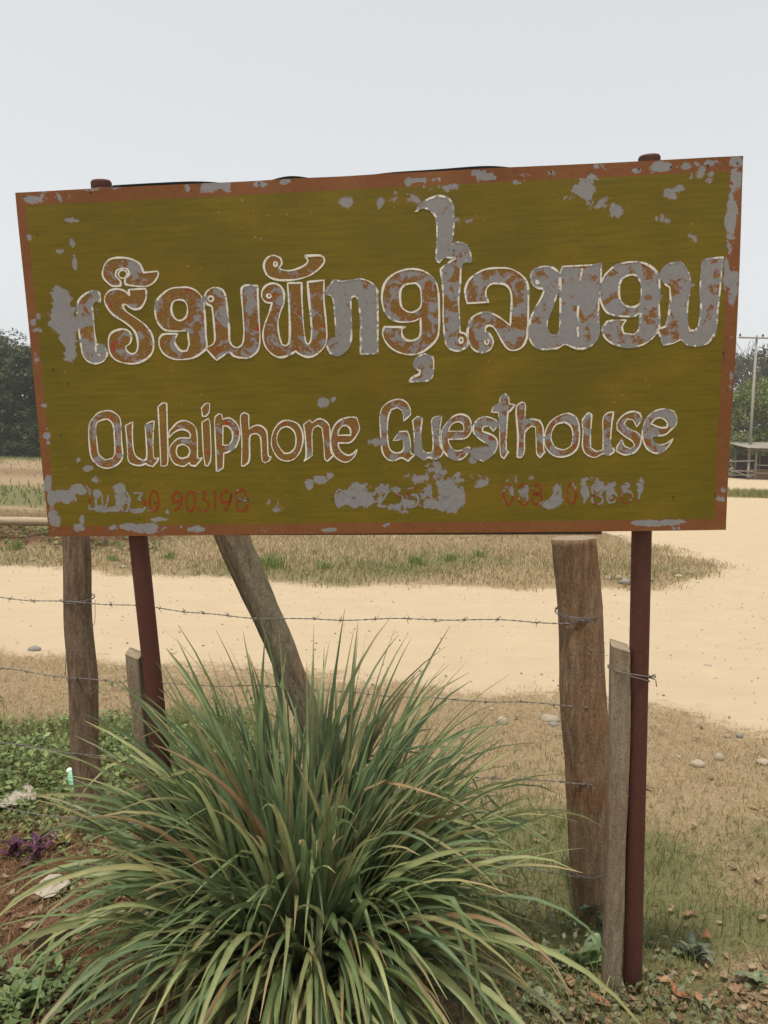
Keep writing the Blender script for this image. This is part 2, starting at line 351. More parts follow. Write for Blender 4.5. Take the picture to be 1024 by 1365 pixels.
# board paint
t = NT('olive_board_paint'); v = map_uv(t, (1, 1, 1)); vs_ = map_uv(t, (2.2, 30, 1)); vst = map_uv(t, (5, 160, 1))
st = t.noise(vs_, 3.0, 6, .65); fine = t.noise(vst, 3.0, 5, .7); big = t.noise(v, 2.6, 4, .55); big2 = t.noise(map_uv(t, (1.0, 1.6, 1)), 4.1, 4, .6)
OL_A, OL_B = (0.108, 0.081, 0.003), (0.165, 0.121, 0.005)
c = t.mix(t.ramp(st, [(.3, 0), (.7, 1)]), OL_A, OL_B)
c = t.mix(t.math('MULTIPLY', t.ramp(big, [(.42, 0), (.66, 1)]), .55), c, (0.088, 0.077, 0.004))
c = t.mix(t.math('MULTIPLY', t.ramp(big2, [(.52, 0), (.72, 1)]), .6), c, (0.20, 0.118, 0.006))
c = t.mix(t.math('MULTIPLY', t.ramp(fine, [(.55, 0), (.8, 1)]), .35), c, (0.25, 0.20, 0.03))
# red lead border band, brushed unevenly
bd = t.math('ADD', t.attr('edge'), t.math('MULTIPLY', t.math('SUBTRACT', t.noise(v, 30, 5, .6), .5), 0.006))
bm = t.ramp(t.math('MULTIPLY', bd, 30), [(0.0, 1), (0.012, 0)])
bc = t.mix(t.noise(v, 7, 5, .6), (0.165, 0.052, 0.018), (0.205, 0.092, 0.028)); bc = t.mix(t.ramp(t.noise(v, 45, 5, .7), [(.5, 0), (.7, .6)]), bc, (0.12, 0.040, 0.016))
c = t.mix(bm, c, bc)
wm, ws = wear_mask(t, v)
rim = t.ramp(ws, [(0.40, 0), (0.44, .55), (0.47, .55), (0.5, 0)])
c = t.mix(rim, c, (0.22, 0.07, 0.025))
c = t.mix(wm, c, grey_metal(t, v))
spk = t.ramp(t.noise(v, 130, 3, .5), [(.70, 0), (.73, 1)]); c = t.mix(t.math('MULTIPLY', spk, t.ramp(big2, [(.45, 0), (.6, .8)])), c, (0.42, 0.42, 0.40))
h = t.math('ADD', t.math('MULTIPLY', fine, 0.6), t.math('MULTIPLY', st, 0.5)); h = t.math('SUBTRACT', h, t.math('MULTIPLY', wm, 1.2))
h = t.math('ADD', h, t.math('MULTIPLY', t.ramp(t.noise(v, 22, 3, .5, 2.0), [(.66, 0), (.69, 1), (.72, 0)]), 0.8))
t.bump(h, 0.35, 0.0015)
M_board = t.fin(c, 0.62, 0.25)
# letter fill: red undercoat, ochre stipple, bare metal
t = NT('worn_letter_paint'); v = map_uv(t, (1, 1, 1))
n1 = t.noise(v, 18, 6, .7, .4); n2 = t.noise(map_uv(t, (1.6, 1, 1)), 170, 3, .6); n3 = t.noise(v, 34, 6, .65, .5)
c = t.mix(t.ramp(n2, [(.42, 0), (.50, 1)]), (0.155, 0.055, 0.018), (0.195, 0.118, 0.022))
c = t.mix(t.ramp(n3, [(.60, 0), (.63, 1)]), c, (0.29, 0.036, 0.018))
c = t.mix(t.ramp(n1, [(.60, 0), (.66, .7)]), c, (0.235, 0.165, 0.02))
wm, ws = wear_mask(t, v, t.math('MULTIPLY_ADD', t.attr('bias'), 1.5, .45), k=3.2)
rim = t.ramp(ws, [(0.38, 0), (0.43, .6), (0.47, .6), (0.5, 0)]); c = t.mix(rim, c, (0.24, 0.045, 0.018))
c = t.mix(wm, c, grey_metal(t, v))
t.bump(t.math('SUBTRACT', t.math('MULTIPLY', n2, .4), wm), 0.35, 0.0015)
M_letter = t.fin(c, 0.65, 0.25)
t = NT('white_outline_paint'); v = map_uv(t, (1, 1, 1))
c = t.mix(t.noise(v, 60, 5, .7), (0.58, 0.56, 0.49), (0.76, 0.74, 0.66))
c = t.mix(t.ramp(t.noise(v, 95, 3, .6), [(.60, 0), (.64, .85)]), c, (0.36, 0.28, 0.06))
wm, ws = wear_mask(t, v, t.math('MULTIPLY_ADD', t.attr('bias'), 1.5, .22), k=3.2)
c = t.mix(wm, c, grey_metal(t, v))
M_outline = t.fin(c, 0.6, 0.25)
t = NT('faded_red_number_paint'); v = map_uv(t, (1, 1, 1))
c = t.mix(t.ramp(t.noise(v, 120, 4, .6), [(.33, 0), (.45, 1)]), (0.19, 0.070, 0.012), (0.22, 0.032, 0.012))
wm, ws = wear_mask(t, v, t.math('MULTIPLY_ADD', t.attr('bias'), 1.0, .32)); c = t.mix(wm, c, grey_metal(t, v))
M_digit = t.fin(c, 0.65, 0.2)
def suv(o, A):
    a = o.data.attributes.new('suv', 'FLOAT_VECTOR', 'POINT')
    z = np.zeros((len(A), 3), np.float32); z[:, 0] = A[:, 0]; z[:, 1] = A[:, 1]; a.data.foreach_set('vector', z.ravel())

# the sheet: front and back skins 1.2 mm apart
nu, nv = 420, 210
a1 = np.linspace(-HWa, HWa, nu); b1 = np.linspace(-HHb, HHb, nv); A = np.stack(np.meshgrid(a1, b1), -1).reshape(-1, 2)
i2 = np.arange(nu * nv).reshape(nv, nu); q = np.stack([i2[:-1, :-1], i2[:-1, 1:], i2[1:, 1:], i2[1:, :-1]], -1).reshape(-1, 4)
# pixel-true edges: the board is very slightly out of square
def bil(A):
    u = (A[:, 0] / HWa + 1) / 2; w_ = (A[:, 1] / HHb + 1) / 2
    return A
wd = dict(l=13, r=16, t=17, b=15)
def edgefield(A):
    e = np.minimum.reduce([A[:, 0] + HWa - wd['l'] * PXM, HWa - A[:, 0] - wd['r'] * PXM, A[:, 1] + HHb - wd['b'] * PXM, HHb - A[:, 1] - wd['t'] * PXM])
    return e
Vf = sp(A, 0.0); Vb = sp(A, -0.0012)
panel = mk('panel', np.concatenate([Vf, Vb]), np.concatenate([q, q[:, ::-1] + nu * nv]), M_board, sign, smooth=True,
           attrs={'wear': np.concatenate([wearfield(A)] * 2), 'edge': np.concatenate([edgefield(A)] * 2)})
suv(panel, np.concatenate([A, A]))

# ---- glyph tracing. Each block: crop origin, scale, then outlines in crop coordinates
def ribbon(P, w, closed, off, bias, name, mat, parent):
    n = len(P); d = (np.roll(P, -1, 0) - np.roll(P, 1, 0)) if closed else np.gradient(P, axis=0)
    d = d / (np.linalg.norm(d, axis=1, keepdims=True) + 1e-9); nr = np.stack([-d[:, 1], d[:, 0]], 1)
    w = np.broadcast_to(w, (n,))
    L = P + nr * w[:, None] / 2; Rr = P - nr * w[:, None] / 2
    return L, Rr
def ribbon_mesh(paths, width, off, bias, name, mat, parent, jitter=0.35, gaps=0.0):
    VA, F = [], []
    for P, closed in paths:
        P = ab(P[:, 0], P[:, 1]); n = len(P)
        ph = rng.uniform(0, 6, 3); tt = np.arange(n)
        w = width * PXM * (1 + jitter * (np.sin(tt * .35 + ph[0]) * .6 + np.sin(tt * .13 + ph[1]) * .6 + .3 * np.sin(tt * 1.1 + ph[2])))
        w = np.maximum(w, width * PXM * .35)
        L, Rr = ribbon(P, w, closed, off, bias, name, mat, parent); b0 = sum(len(x) for x in VA)
        VA += [L, Rr]
        for k in range(n if closed else n - 1):
            k2 = (k + 1) % n; F.append([b0 + k, b0 + k2, b0 + n + k2, b0 + n + k])
    A_ = np.concatenate(VA)
    o = mk(name, sp(A_, off), np.array(F), mat, parent, attrs={'wear': wearfield(A_), 'bias': np.full(len(A_), bias)})
    suv(o, A_); return o
def fill_mesh(loops, step, off, bias, name, mat, parent):
    # signed distance to the traced loops on a grid, then filled marching squares
    allp = np.concatenate(loops); lo = allp.min(0) - step * 1.5; hi = allp.max(0) + step * 1.5
    xs = np.arange(lo[0], hi[0] + step, step); ys = np.arange(lo[1], hi[1] + step, step)
    Xg, Yg = np.meshgrid(xs, ys); Q = np.stack([Xg, Yg], -1).reshape(-1, 2)
    ins = np.zeros(len(Q), bool); dm = np.full(len(Q), 1e9)
    for Lp in loops:
        a_ = Lp; b_ = np.roll(Lp, -1, 0)
        for p, s in zip(a_, b_):
            e = s - p; w_ = Q - p; tt = np.clip((w_ @ e) / (e @ e + 1e-12), 0, 1)
            dm = np.minimum(dm, ((w_ - tt[:, None] * e) ** 2).sum(1))
            cr = (p[1] > Q[:, 1]) != (s[1] > Q[:, 1])
            if abs(s[1] - p[1]) > 1e-12:
                ins ^= cr & (Q[:, 0] < (s[0] - p[0]) * (Q[:, 1] - p[1]) / (s[1] - p[1]) + p[0])
    D = np.where(ins, -1, 1) * np.sqrt(dm); D = D.reshape(Xg.shape)
    V, F, cache = [], [], {}
    def vid(key, p):
        if key not in cache: cache[key] = len(V); V.append(p)
        return cache[key]
    H_, W_ = D.shape
    any_in = (D[:-1, :-1] < 0) | (D[1:, :-1] < 0) | (D[:-1, 1:] < 0) | (D[1:, 1:] < 0)
    for j, i in zip(*np.nonzero(any_in)):
        cs = [(j, i), (j, i + 1), (j + 1, i + 1), (j + 1, i)]; poly = []
        for k in range(4):
            c0, c1 = cs[k], cs[(k + 1) % 4]; d0, d1 = D[c0], D[c1]
            p0 = np.array([xs[c0[1]], ys[c0[0]]]); p1 = np.array([xs[c1[1]], ys[c1[0]]])
            if d0 < 0: poly.append(vid(c0, p0))
            if (d0 < 0) != (d1 < 0):
                tt = d0 / (d0 - d1); poly.append(vid((min(c0, c1), max(c0, c1)), p0 + tt * (p1 - p0)))
        if len(poly) >= 3: F.append(poly)
    A_ = ab(np.array(V)[:, 0], np.array(V)[:, 1])
    o = mk(name, sp(A_, off), F, mat, parent, attrs={'wear': wearfield(A_), 'bias': np.full(len(A_), bias)})
    suv(o, A_); return o
def ring(cx, cy, rx_, ry_, n=10): return [(cx + rx_ * math.cos(k * 2 * math.pi / n), cy + ry_ * math.sin(k * 2 * math.pi / n)) for k in range(n)]
GL = []       # (origin, scale, bias, loops, extra closed rings, extra open lines)
A_ = ((90, 330), 7.314)
GL.append((A_, .10, [[(305,425),(230,425),(150,470),(105,530),(95,620),(105,760),(125,900),(140,1010),(165,1075),(220,1120),(290,1130),(350,1105),(380,1060),(385,1020),(365,970),(325,945),(280,945),(275,900),(262,820),(255,700),(243,580),(255,530),(290,515),(318,535),(315,470)]], [], [[(276,945),(280,1020),(300,1045),(322,1050)]]))
GL.append((A_, -.08, [[(595,410),(760,400),(770,450),(755,525),(715,585),(660,602),(610,585),(570,555),(535,560),(570,620),(700,710),(780,780),(825,860),(838,950),(820,1030),(760,1090),(660,1130),(550,1125),(470,1095),(420,1040),(400,960),(400,890),(425,835),(480,805),(550,795),(605,825),(622,880),(605,935),(565,965),(580,1010),(625,1040),(665,1020),(685,960),(675,870),(640,800),(560,730),(450,660),(385,580),(362,510),(380,450),(430,412),(500,405),(560,425),(605,465)]], [], []))
GL.append((A_, -.02, [[(518,372),(440,375),(380,330),(345,275),(350,210),(375,150),(430,110),(520,98),(620,112),(700,155),(735,220),(740,245),(880,230),(885,270),(845,335),(780,375),(690,378),(580,362),(562,345),(565,300),(600,270),(600,230),(570,205),(520,205),(480,225),(470,270),(495,305),(518,330)]], [ring(540,260,42,40)], []))
B_ = ((190, 330), 6.4)
NINE_B = [(300,735),(272,790),(285,835),(325,880),(375,880),(395,830),(390,770),(385,705),(320,712),(260,712),(185,700),(130,640),(108,560),(115,470),(160,405),(240,350),(320,340),(390,340),(460,370),(510,430),(525,500),(535,640),(540,750),(545,850),(500,900),(430,940),(340,955),(260,950),(185,910),(145,850),(140,790),(155,755),(190,737)]
GL.append((B_, -.07, [NINE_B, [(310,445),(265,460),(245,510),(255,570),(290,615),(330,620),(370,590),(383,540),(378,490),(355,455)]], [], []))
GL.append((B_, 0.0, [[(530,420),(545,380),(590,345),(640,342),(690,370),(712,430),(725,530),(738,680),(742,790),(770,840),(810,855),(850,825),(865,740),(860,600),(845,400),(845,350),(880,322),(985,325),(985,400),(992,560),(1000,700),(1000,820),(975,890),(910,938),(840,940),(780,925),(745,895),(715,905),(630,960),(590,920),(535,855),(590,830),(615,790),(612,690),(600,560),(590,500),(550,480),(530,450)]], [ring(582,437,22,22)], []))
C_ = ((340, 330), 5.689)
GL.append((C_, -.16, [[(185,155),(205,120),(195,80),(145,60),(100,75),(70,120),(75,175),(105,220),(170,245),(260,248),(350,235),(430,205),(500,150),(528,105),(520,70),(480,60),(380,65),(405,95),(390,125),(340,155),(270,175),(210,170)]], [ring(157,125,12,18)], []))
GL.append((C_, -.03, [[(130,420),(85,415),(55,380),(55,330),(90,285),(145,272),(195,295),(222,350),(215,430),(190,500),(175,580),(185,670),(205,735),(235,745),(260,715),(265,600),(258,420),(248,270),(355,268),(358,400),(370,600),(385,710),(405,735),(425,700),(430,600),(412,400),(400,262),(525,248),(525,400),(540,560),(545,690),(520,760),(460,815),(400,830),(340,810),(310,785),(250,820),(180,832),(120,800),(75,740),(60,660),(75,580),(110,490)]], [ring(107,367,15,15)], []))
GL.append((C_, .24, [[(525,350),(560,300),(600,245),(660,255),(730,250),(800,238),(880,265),(925,320),(932,400),(932,800),(800,810),(805,600),(795,470),(780,390),(755,368),(730,390),(730,480),(735,620),(725,720),(690,780),(630,818),(570,800),(548,745),(570,700),(615,680),(610,560),(600,420),(580,365)]], [], []))
D_ = ((500, 250), 7.314)
GL.append((D_, .07, [[(395,240),(440,170),(520,115),(620,85),(700,100),(750,150),(765,250),(765,420),(745,560),(800,535),(870,550),(920,610),(938,690),(930,725),(890,720),(850,740),(835,820),(830,958),(815,1088),(825,1278),(830,1413),(880,1428),(905,1478),(900,1548),(860,1573),(800,1593),(730,1573),(690,1518),(675,1418),(665,1258),(665,1078),(655,908),(640,798),(690,758),(740,718),(780,693),(730,685),(670,690),(625,735),(595,690),(605,560),(605,400),(600,310),(560,240),(500,205),(440,205)]], [ring(840,1488,18,26)], []))
E_ = ((500, 340), 7.314)
GL.append((E_, .0, [[(300,705),(265,720),(265,780),(300,825),(360,835),(420,810),(445,760),(445,615),(380,645),(290,655),(190,640),(110,580),(75,480),(70,380),(100,270),(180,190),(290,145),(400,140),(500,170),(580,240),(615,340),(625,500),(625,700),(610,800),(560,870),(470,940),(370,970),(250,955),(150,900),(90,820),(75,750),(95,700)],
  [(400,275),(300,290),(250,350),(250,470),(280,530),(350,560),(410,540),(450,490),(450,370),(435,310)]], [], []))
GL.append((E_, .16, [[(380,1055),(410,1000),(480,965),(540,990),(570,1000),(572,1100),(560,1180),(520,1220),(430,1232),(330,1235),(370,1190),(430,1165),(440,1130),(410,1115),(385,1090)]], [], []))
F_ = ((600, 340), 8.533)
GL.append((F_, .02, [[(440,535),(195,550),(175,460),(175,380),(220,280),(320,200),(420,160),(540,148),(680,155),(790,210),(865,290),(890,390),(890,600),(885,820),(870,950),(815,1050),(720,1085),(650,1060),(590,980),(530,870),(480,810),(430,805),(400,830),(400,870),(450,900),(485,960),(490,1000),(460,1070),(390,1105),(300,1095),(230,1030),(200,940),(205,830),(245,720),(330,665),(430,650),(530,690),(620,750),(685,805),(690,700),(700,540),(690,420),(640,345),(550,322),(460,335),(410,400),(410,470)]], [ring(418,985,22,30)], []))
G_ = ((695, 340), 8.904)
GL.append((G_, .19, [[(275,400),(190,390),(130,340),(110,270),(135,190),(200,150),(290,130),(380,155),(440,215),(455,290),(440,420),(390,560),(325,740),(305,830),(320,910),(350,950),(440,950),(460,800),(465,500),(465,250),(490,135),(820,118),(950,100),(945,300),(925,480),(915,700),(920,900),(890,1010),(800,1090),(690,1112),(600,1090),(515,1060),(430,1105),(300,1120),(190,1105),(120,1040),(95,940),(100,800),(150,660),(240,500)]], [ring(190,320,14,16)], [[(725,160),(705,260),(690,400),(680,560),(668,750),(675,980)]]))
H_g = ((790, 330), 5.689)
GL.append((H_g, .14, [[(255,550),(225,600),(235,650),(310,660),(350,620),(365,500),(300,520),(210,520),(120,500),(75,440),(55,360),(65,270),(110,190),(200,125),(330,108),(420,130),(490,190),(508,270),(505,450),(508,580),(490,640),(440,700),(370,740),(270,755),(170,735),(100,690),(75,620),(110,560),(180,550)],
  [(300,205),(240,225),(205,280),(205,380),(240,440),(310,452),(360,425),(370,350),(365,270),(340,215)]], [], []))
GL.append((H_g, .19, [[(560,285),(515,230),(525,180),(580,125),(670,108),(715,165),(740,240),(735,330),(720,440),(715,570),(730,625),(775,632),(805,580),(820,450),(815,300),(830,110),(870,85),(985,75),(970,250),(950,430),(930,620),(900,690),(860,730),(790,745),(720,735),(670,695),(610,725),(540,738),(520,690),(490,620),(550,600),(575,520),(590,400),(585,300)]], [ring(582,210,14,16)], []))
nLao = len(GL)
I_ = ((110, 520), 7.314); J_ = ((230, 520), 7.314); K_ = ((350, 520), 7.314); L_ = ((490, 520), 7.314); M_ = ((610, 510), 6.4); N_ = ((750, 520), 6.0235)
GL.append((I_, .04, [[(100,280),(160,220),(260,200),(340,240),(375,310),(385,500),(395,650),(345,725),(260,760),(170,740),(100,670),(75,560),(65,400),(75,320)], [(215,285),(150,310),(135,360),(150,550),(170,630),(230,680),(300,660),(320,600),(312,430),(300,340),(260,290)]], [], []))
GL.append((I_, -.06, [[(420,345),(490,310),(490,460),(505,600),(545,660),(600,685),(630,650),(620,450),(612,350),(640,320),(700,300),(690,450),(695,640),(715,670),(745,660),(735,690),(690,745),(640,730),(625,715),(560,735),(490,720),(450,680),(440,550),(430,430)]], [], []))
GL.append((I_, -.30, [[(735,165),(780,125),(820,130),(825,300),(835,690),(800,740),(768,740),(755,500)]], [], []))
GL.append((J_, -.14, [[(0,365),(50,315),(110,298),(170,315),(220,360),(240,450),(245,640),(255,670),(295,655),(270,690),(225,740),(180,735),(165,705),(120,740),(70,735),(20,715),(-20,650),(-28,570),(0,520),(50,475),(110,465),(170,470),(170,430),(140,395),(80,385),(20,410),(-35,465),(-30,405)], [(100,530),(50,545),(38,590),(50,640),(90,665),(150,650),(170,600),(150,555)]], [], []))
GL.append((J_, -.2, [[(285,315),(350,275),(365,350),(375,650),(345,740),(320,735),(300,600)]], [], []))
GL.append((J_, -.3, [[(280,175),(320,132),(360,130),(355,210),(325,255),(290,255)]], [], []))
GL.append((J_, -.06, [[(410,275),(450,230),(480,240),(485,285),(550,272),(610,310),(650,380),(650,470),(610,560),(540,605),(500,615),(495,760),(430,800),(422,600),(412,400)], [(490,350),(540,355),(580,410),(582,480),(550,535),(490,540)]], [], []))
GL.append((J_, -.2, [[(660,265),(700,220),(740,240),(745,385),(790,350),(850,345),(900,380),(922,440),(930,620),(945,650),(962,650),(940,690),(900,710),(872,680),(865,560),(855,460),(820,425),(780,430),(750,470),(748,680),(700,740),(672,740),(675,500)]], [], []))
GL.append((K_, -.26, [[(230,295),(160,325),(110,390),(85,480),(95,570),(150,660),(230,692),(310,670),(370,590),(395,480),(380,390),(330,320)], [(230,357),(180,375),(145,430),(140,500),(165,560),(210,618),(270,610),(315,560),(325,480),(310,410),(270,370)]], [], []))
GL.append((K_, -.1, [[(400,335),(460,290),(480,320),(550,280),(610,300),(650,350),(660,450),(665,580),(690,640),(630,695),(605,660),(595,500),(580,370),(540,345),(485,400),(485,640),(400,695),(425,640),(415,450)]], [], []))
GL.append((K_, -.1, [[(760,290),(700,350),(670,440),(668,540),(700,640),(760,690),(825,702),(895,650),(925,575),(880,620),(830,635),(770,600),(740,550),(740,515),(860,508),(935,410),(945,360),(920,270),(860,262)], [(735,440),(745,390),(780,350),(820,345),(855,380),(860,440)]], [], []))
GL.append((L_, .04, [[(355,300),(420,240),(415,180),(380,120),(310,88),(210,115),(140,180),(120,280),(130,450),(145,600),(190,670),(255,690),(330,660),(395,692),(460,630),(425,620),(415,480),(390,400),(310,405),(250,495),(345,480),(355,560),(330,605),(270,612),(215,570),(195,450),(200,280),(230,190),(290,170),(340,205)]], [], []))
GL.append((L_, .12, [[(440,295),(490,255),(535,270),(520,420),(525,560),(560,605),(620,612),(640,560),(635,420),(625,300),(660,260),(725,250),(705,420),(710,540),(740,590),(720,640),(660,675),(600,655),(550,680),(500,650),(460,600),(455,430)]], [], []))
GL.append((L_, .04, [[(780,310),(725,400),(720,520),(745,600),(810,660),(890,680),(960,640),(1000,560),(970,560),(900,590),(840,580),(800,530),(785,480),(950,470),(1010,400),(1010,320),(980,260),(910,235),(840,255)], [(790,400),(810,350),(850,315),(900,310),(935,340),(940,400)]], [], []))
GL.append((M_, .14, [[(355,350),(320,315),(240,290),(180,310),(140,360),(140,430),(200,490),(270,530),(275,570),(240,600),(150,570),(120,590),(150,640),(220,670),(270,640),(325,580),(340,500),(300,450),(210,415),(220,375),(270,370),(305,415)]], [], []))
GL.append((M_, .08, [[(290,250),(310,200),(355,180),(370,120),(410,95),(435,130),(440,180),(490,190),(450,240),(430,250),(420,400),(415,560),(435,590),(395,650),(365,600),(358,400),(350,255)]], [], []))
GL.append((M_, .02, [[(500,220),(550,165),(578,190),(575,320),(640,310),(700,325),(730,390),(735,560),(745,590),(705,640),(675,600),(670,490),(665,380),(630,370),(575,430),(570,590),(540,640),(508,635),(515,450)]], [], []))
GL.append((M_, .0, [[(930,262),(850,290),(780,350),(745,440),(745,530),(800,610),(880,635),(970,610),(1030,540),(1040,400),(1020,310),(980,275)], [(900,340),(840,360),(805,420),(800,490),(840,555),(910,572),(970,540),(985,450),(970,380),(930,345)]], [], []))
GL.append((N_, .04, [[(160,240),(210,180),(235,200),(225,350),(225,460),(270,490),(325,480),(325,350),(325,230),(360,185),(410,175),(395,280),(385,440),(410,470),(410,500),(370,525),(325,510),(260,540),(190,515),(160,450),(165,330)]], [], []))
GL.append((N_, .0, [[(640,230),(620,185),(560,172),(490,200),(440,260),(440,320),(500,370),(560,410),(580,450),(545,470),(500,450),(475,400),(440,450),(430,490),(500,520),(570,505),(620,450),(635,380),(600,340),(530,310),(495,270),(520,230),(570,245),(595,298)]], [], []))
GL.append((N_, .12, [[(905,290),(920,230),(895,170),(820,150),(740,170),(680,220),(645,300),(645,390),(680,470),(740,505),(800,500),(860,440),(888,390),(840,425),(780,440),(730,410),(720,370),(820,360),(870,320)], [(710,270),(750,230),(800,225),(840,260),(840,300),(780,300)]], [], []))
for gi, ((org, scl), bias, loops, rings, lines) in enumerate(GL):
    tr = lambda L: np.array(L, float) / scl + np.array(org, float)
    lp = [catmull(tr(L), True, 5 if gi < nLao else 4) for L in loops]
    lt = fill_mesh(lp, 1.1 if gi < nLao else 0.9, 0.0005, bias, 'letter', M_letter, sign)
    ol = [(P_, True) for P_ in lp] + [(catmull(tr(r_), True, 3), True) for r_ in rings] + [(catmull(tr(l_), False, 5), False) for l_ in lines]
    ribbon_mesh(ol, 2.3 if gi < nLao else 1.75, 0.0010, bias, 'outline', M_outline, lt)
# telephone numbers, thin brush strokes
def O(cx, cy, rx_, ry_): return ring(cx, cy, rx_, ry_, 12) + [(cx + rx_, cy)]
DG = []
o_ = ((110, 640), 8.533)
DG += [(o_, .12, [[(40,30),(65,80),(90,110),(85,200),(90,335),(150,320),(230,330)]]), (o_, .3, [[(165,290),(160,220),(190,165),(230,160),(235,260),(240,330),(290,260),(300,160)]]), (o_, .2, [[(340,340),(352,352),(345,362)]]),
       (o_, .0, [O(490,245,50,115)]), (o_, .12, [[(590,145),(690,145),(640,215),(715,250),(715,320),(650,360),(575,330)]]), (o_, -.12, [O(820,235,50,115)])]
o_ = ((220, 640), 8.533)
DG += [(o_, -.15, [[(190,170),(140,125),(90,190),(110,255),(190,215),(192,170)], [(195,200),(175,290),(110,350)]]), (o_, -.2, [O(293,238,50,112)]), (o_, -.1, [[(370,140),(470,135),(435,215),(510,260),(480,335),(420,350),(375,305)]]),
       (o_, -.15, [[(540,140),(572,125),(570,345)]]), (o_, -.1, [[(745,150),(690,110),(635,180),(660,260),(735,240),(755,160),(735,270),(670,350)]]), (o_, -.06, [O(865,165,55,60), O(875,287,60,68)])]
o_ = ((435, 635), 9.309)
DG += [(o_, .0, [O(160,270,45,110)]), (o_, .3, [O(330,200,60,60), O(350,322,60,60)]), (o_, .0, [[(430,160),(500,155),(495,320),(470,390)]]), (o_, .2, [[(590,240),(620,180),(690,120),(750,180),(730,250),(640,370),(750,375)]]), (o_, .05, [[(800,150),(920,150),(860,220),(945,260),(935,330),(870,400),(795,350)]])]
o_ = ((530, 635), 9.309)
DG += [(o_, .1, [[(245,140),(125,155),(120,260),(200,225),(260,280),(240,350),(160,385),(100,340)]]), (o_, .1, [[(290,165),(420,140),(370,220),(430,270),(420,340),(330,390),(270,350)]]), (o_, .4, [O(600,190,60,60), O(605,320,65,70)]), (o_, .1, [[(770,140),(810,130),(805,370)]])]
o_ = ((660, 635), 9.309)
DG += [(o_, -.05, [O(165,230,60,120)]), (o_, -.05, [O(350,160,55,60), O(350,287,55,66)]), (o_, -.05, [O(520,155,50,60), O(520,282,60,65)]), (o_, .2, [[(590,360),(610,372),(600,385)]]), (o_, .05, [[(810,350),(805,110),(680,300),(850,300)]]), (o_, .0, [O(950,215,55,125)])]
o_ = ((755, 630), 8.904)
DG += [(o_, .05, [[(180,160),(225,145),(215,370)]]), (o_, .1, [O(365,205,60,65), O(370,325,65,52)]), (o_, .1, [[(590,135),(530,190),(485,290),(510,360),(575,345),(600,280),(560,240),(500,280)]]), (o_, .05, [[(765,125),(700,190),(665,280),(690,350),(750,340),(785,270),(740,220),(680,240)]]), (o_, .08, [[(830,145),(880,125),(860,345)]])]
for (org, scl), bias, lines in DG:
    ps = [(catmull(np.array(L, float) / scl + np.array(org, float), False, 4, 80), False) for L in lines]
    ribbon_mesh(ps, 2.9, 0.0005, bias + .02, 'digit', M_digit, sign, .25)

# rusty pipes that carry the board, with welded caps
M_rust = None
t = NT('rusty_pipe'); v = t.coord('Object'); n1 = t.noise(v, 12, 6, .7); n2 = t.noise(v, 160, 4, .7); n3 = t.noise(t.coord('Object', (4, 4, .6)), 9, 4, .6)
c = t.mix(n1, (0.045, 0.016, 0.012), (0.105, 0.036, 0.024)); c = t.mix(t.ramp(n2, [(.52, 0), (.7, .6)]), c, (0.15, 0.055, 0.03)); c = t.mix(t.ramp(n3, [(.5, 0), (.72, .5)]), c, (0.05, 0.026, 0.022))
t.bump(n2, 0.25, 0.002); M_rust = t.fin(c, 0.75, 0.3)
def behind(px, py, off): 
    a_ = ab(np.array(float(px)), np.array(float(py))); return sp(a_, -off)
PIPES = []
for top, base, r in (((128, 244.5), (238, 1292), 0.0285), ((871, 209.5), (846, 1358), 0.0285)):
    p1 = behind(*top, r + 0.012); p0 = behind(*base, r + 0.012)
    ax = (p1 - p0) / np.linalg.norm(p1 - p0)
    p0 = p0 + ax * (gzz(p0[0], p0[1]) - p0[2]) / ax[2]; pa = p0 - ax * 0.2
    V, F = tube([pa + (p1 - pa) * k / 10 for k in range(11)], r, 20)
    po = mk('post', V, F, M_rust, sign, smooth=False)
    m_ = po.data; m_.polygons.foreach_set('use_smooth', [len(p.vertices) == 4 for p in m_.polygons])
    V, F = tube([p1 - ax * 0.004, p1 + ax * 0.010, p1 + ax * 0.0145, p1 + ax * 0.0165], [r * 1.02, r * 1.02, r * 0.93, r * 0.6], 20)
    mk('cap', V, F, M_rust, po, smooth=False)
    PIPES.append((p0, p1, r))
# battens behind the sheet
M_batten = mat_simple('dark_batten_wood', (0.075, 0.052, 0.034), 0.85, .4, 25, .2, .3, (1, 6, 6))
def batten(p, q_, w_, t_, off):
    a = behind(*p, off); b = behind(*q_, off); V, F = beam(a, b, w_, t_, SH); return mk('batten', V, F, M_batten, sign)
batten((72, 709.5), (803, 708), 0.022, 0.024, 0.018)
batten((40, 270), (975, 223), 0.045, 0.022, 0.018)
batten((52, 480), (970, 455), 0.045, 0.022, 0.018)
batten((973.5, 478), (965, 660), 0.016, 0.024, 0.020)
# black strip behind the sheet, showing in waves over the top edge
xs = np.linspace(150, 700, 120); hgt = 4.2 * np.clip(np.sin((xs - 150) / 31.0 + np.sin(xs / 60) * 1.6), -1, 1) - 0.2
Vv = []
for x_, h_ in zip(xs, hgt):
    yb = 257 - 50 * (x_ - 22) / 971
    for dy, of in ((18, .0035), (-h_, .0035), (-h_, .0055), (18, .0055)): Vv.append(behind(x_, yb + dy, of))
Ff = [[4*k + j, 4*k + (j + 1) % 4, 4*(k+1) + (j + 1) % 4, 4*(k+1) + j] for k in range(len(xs) - 1) for j in range(4)] + [[0, 1, 2, 3], [4 * len(xs) - 1, 4 * len(xs) - 2, 4 * len(xs) - 3, 4 * len(xs) - 4]]
mk('backing_strip', Vv, Ff, mat_simple('black_strip', (0.012, 0.012, 0.012), .9, .3, 30, .2), sign)
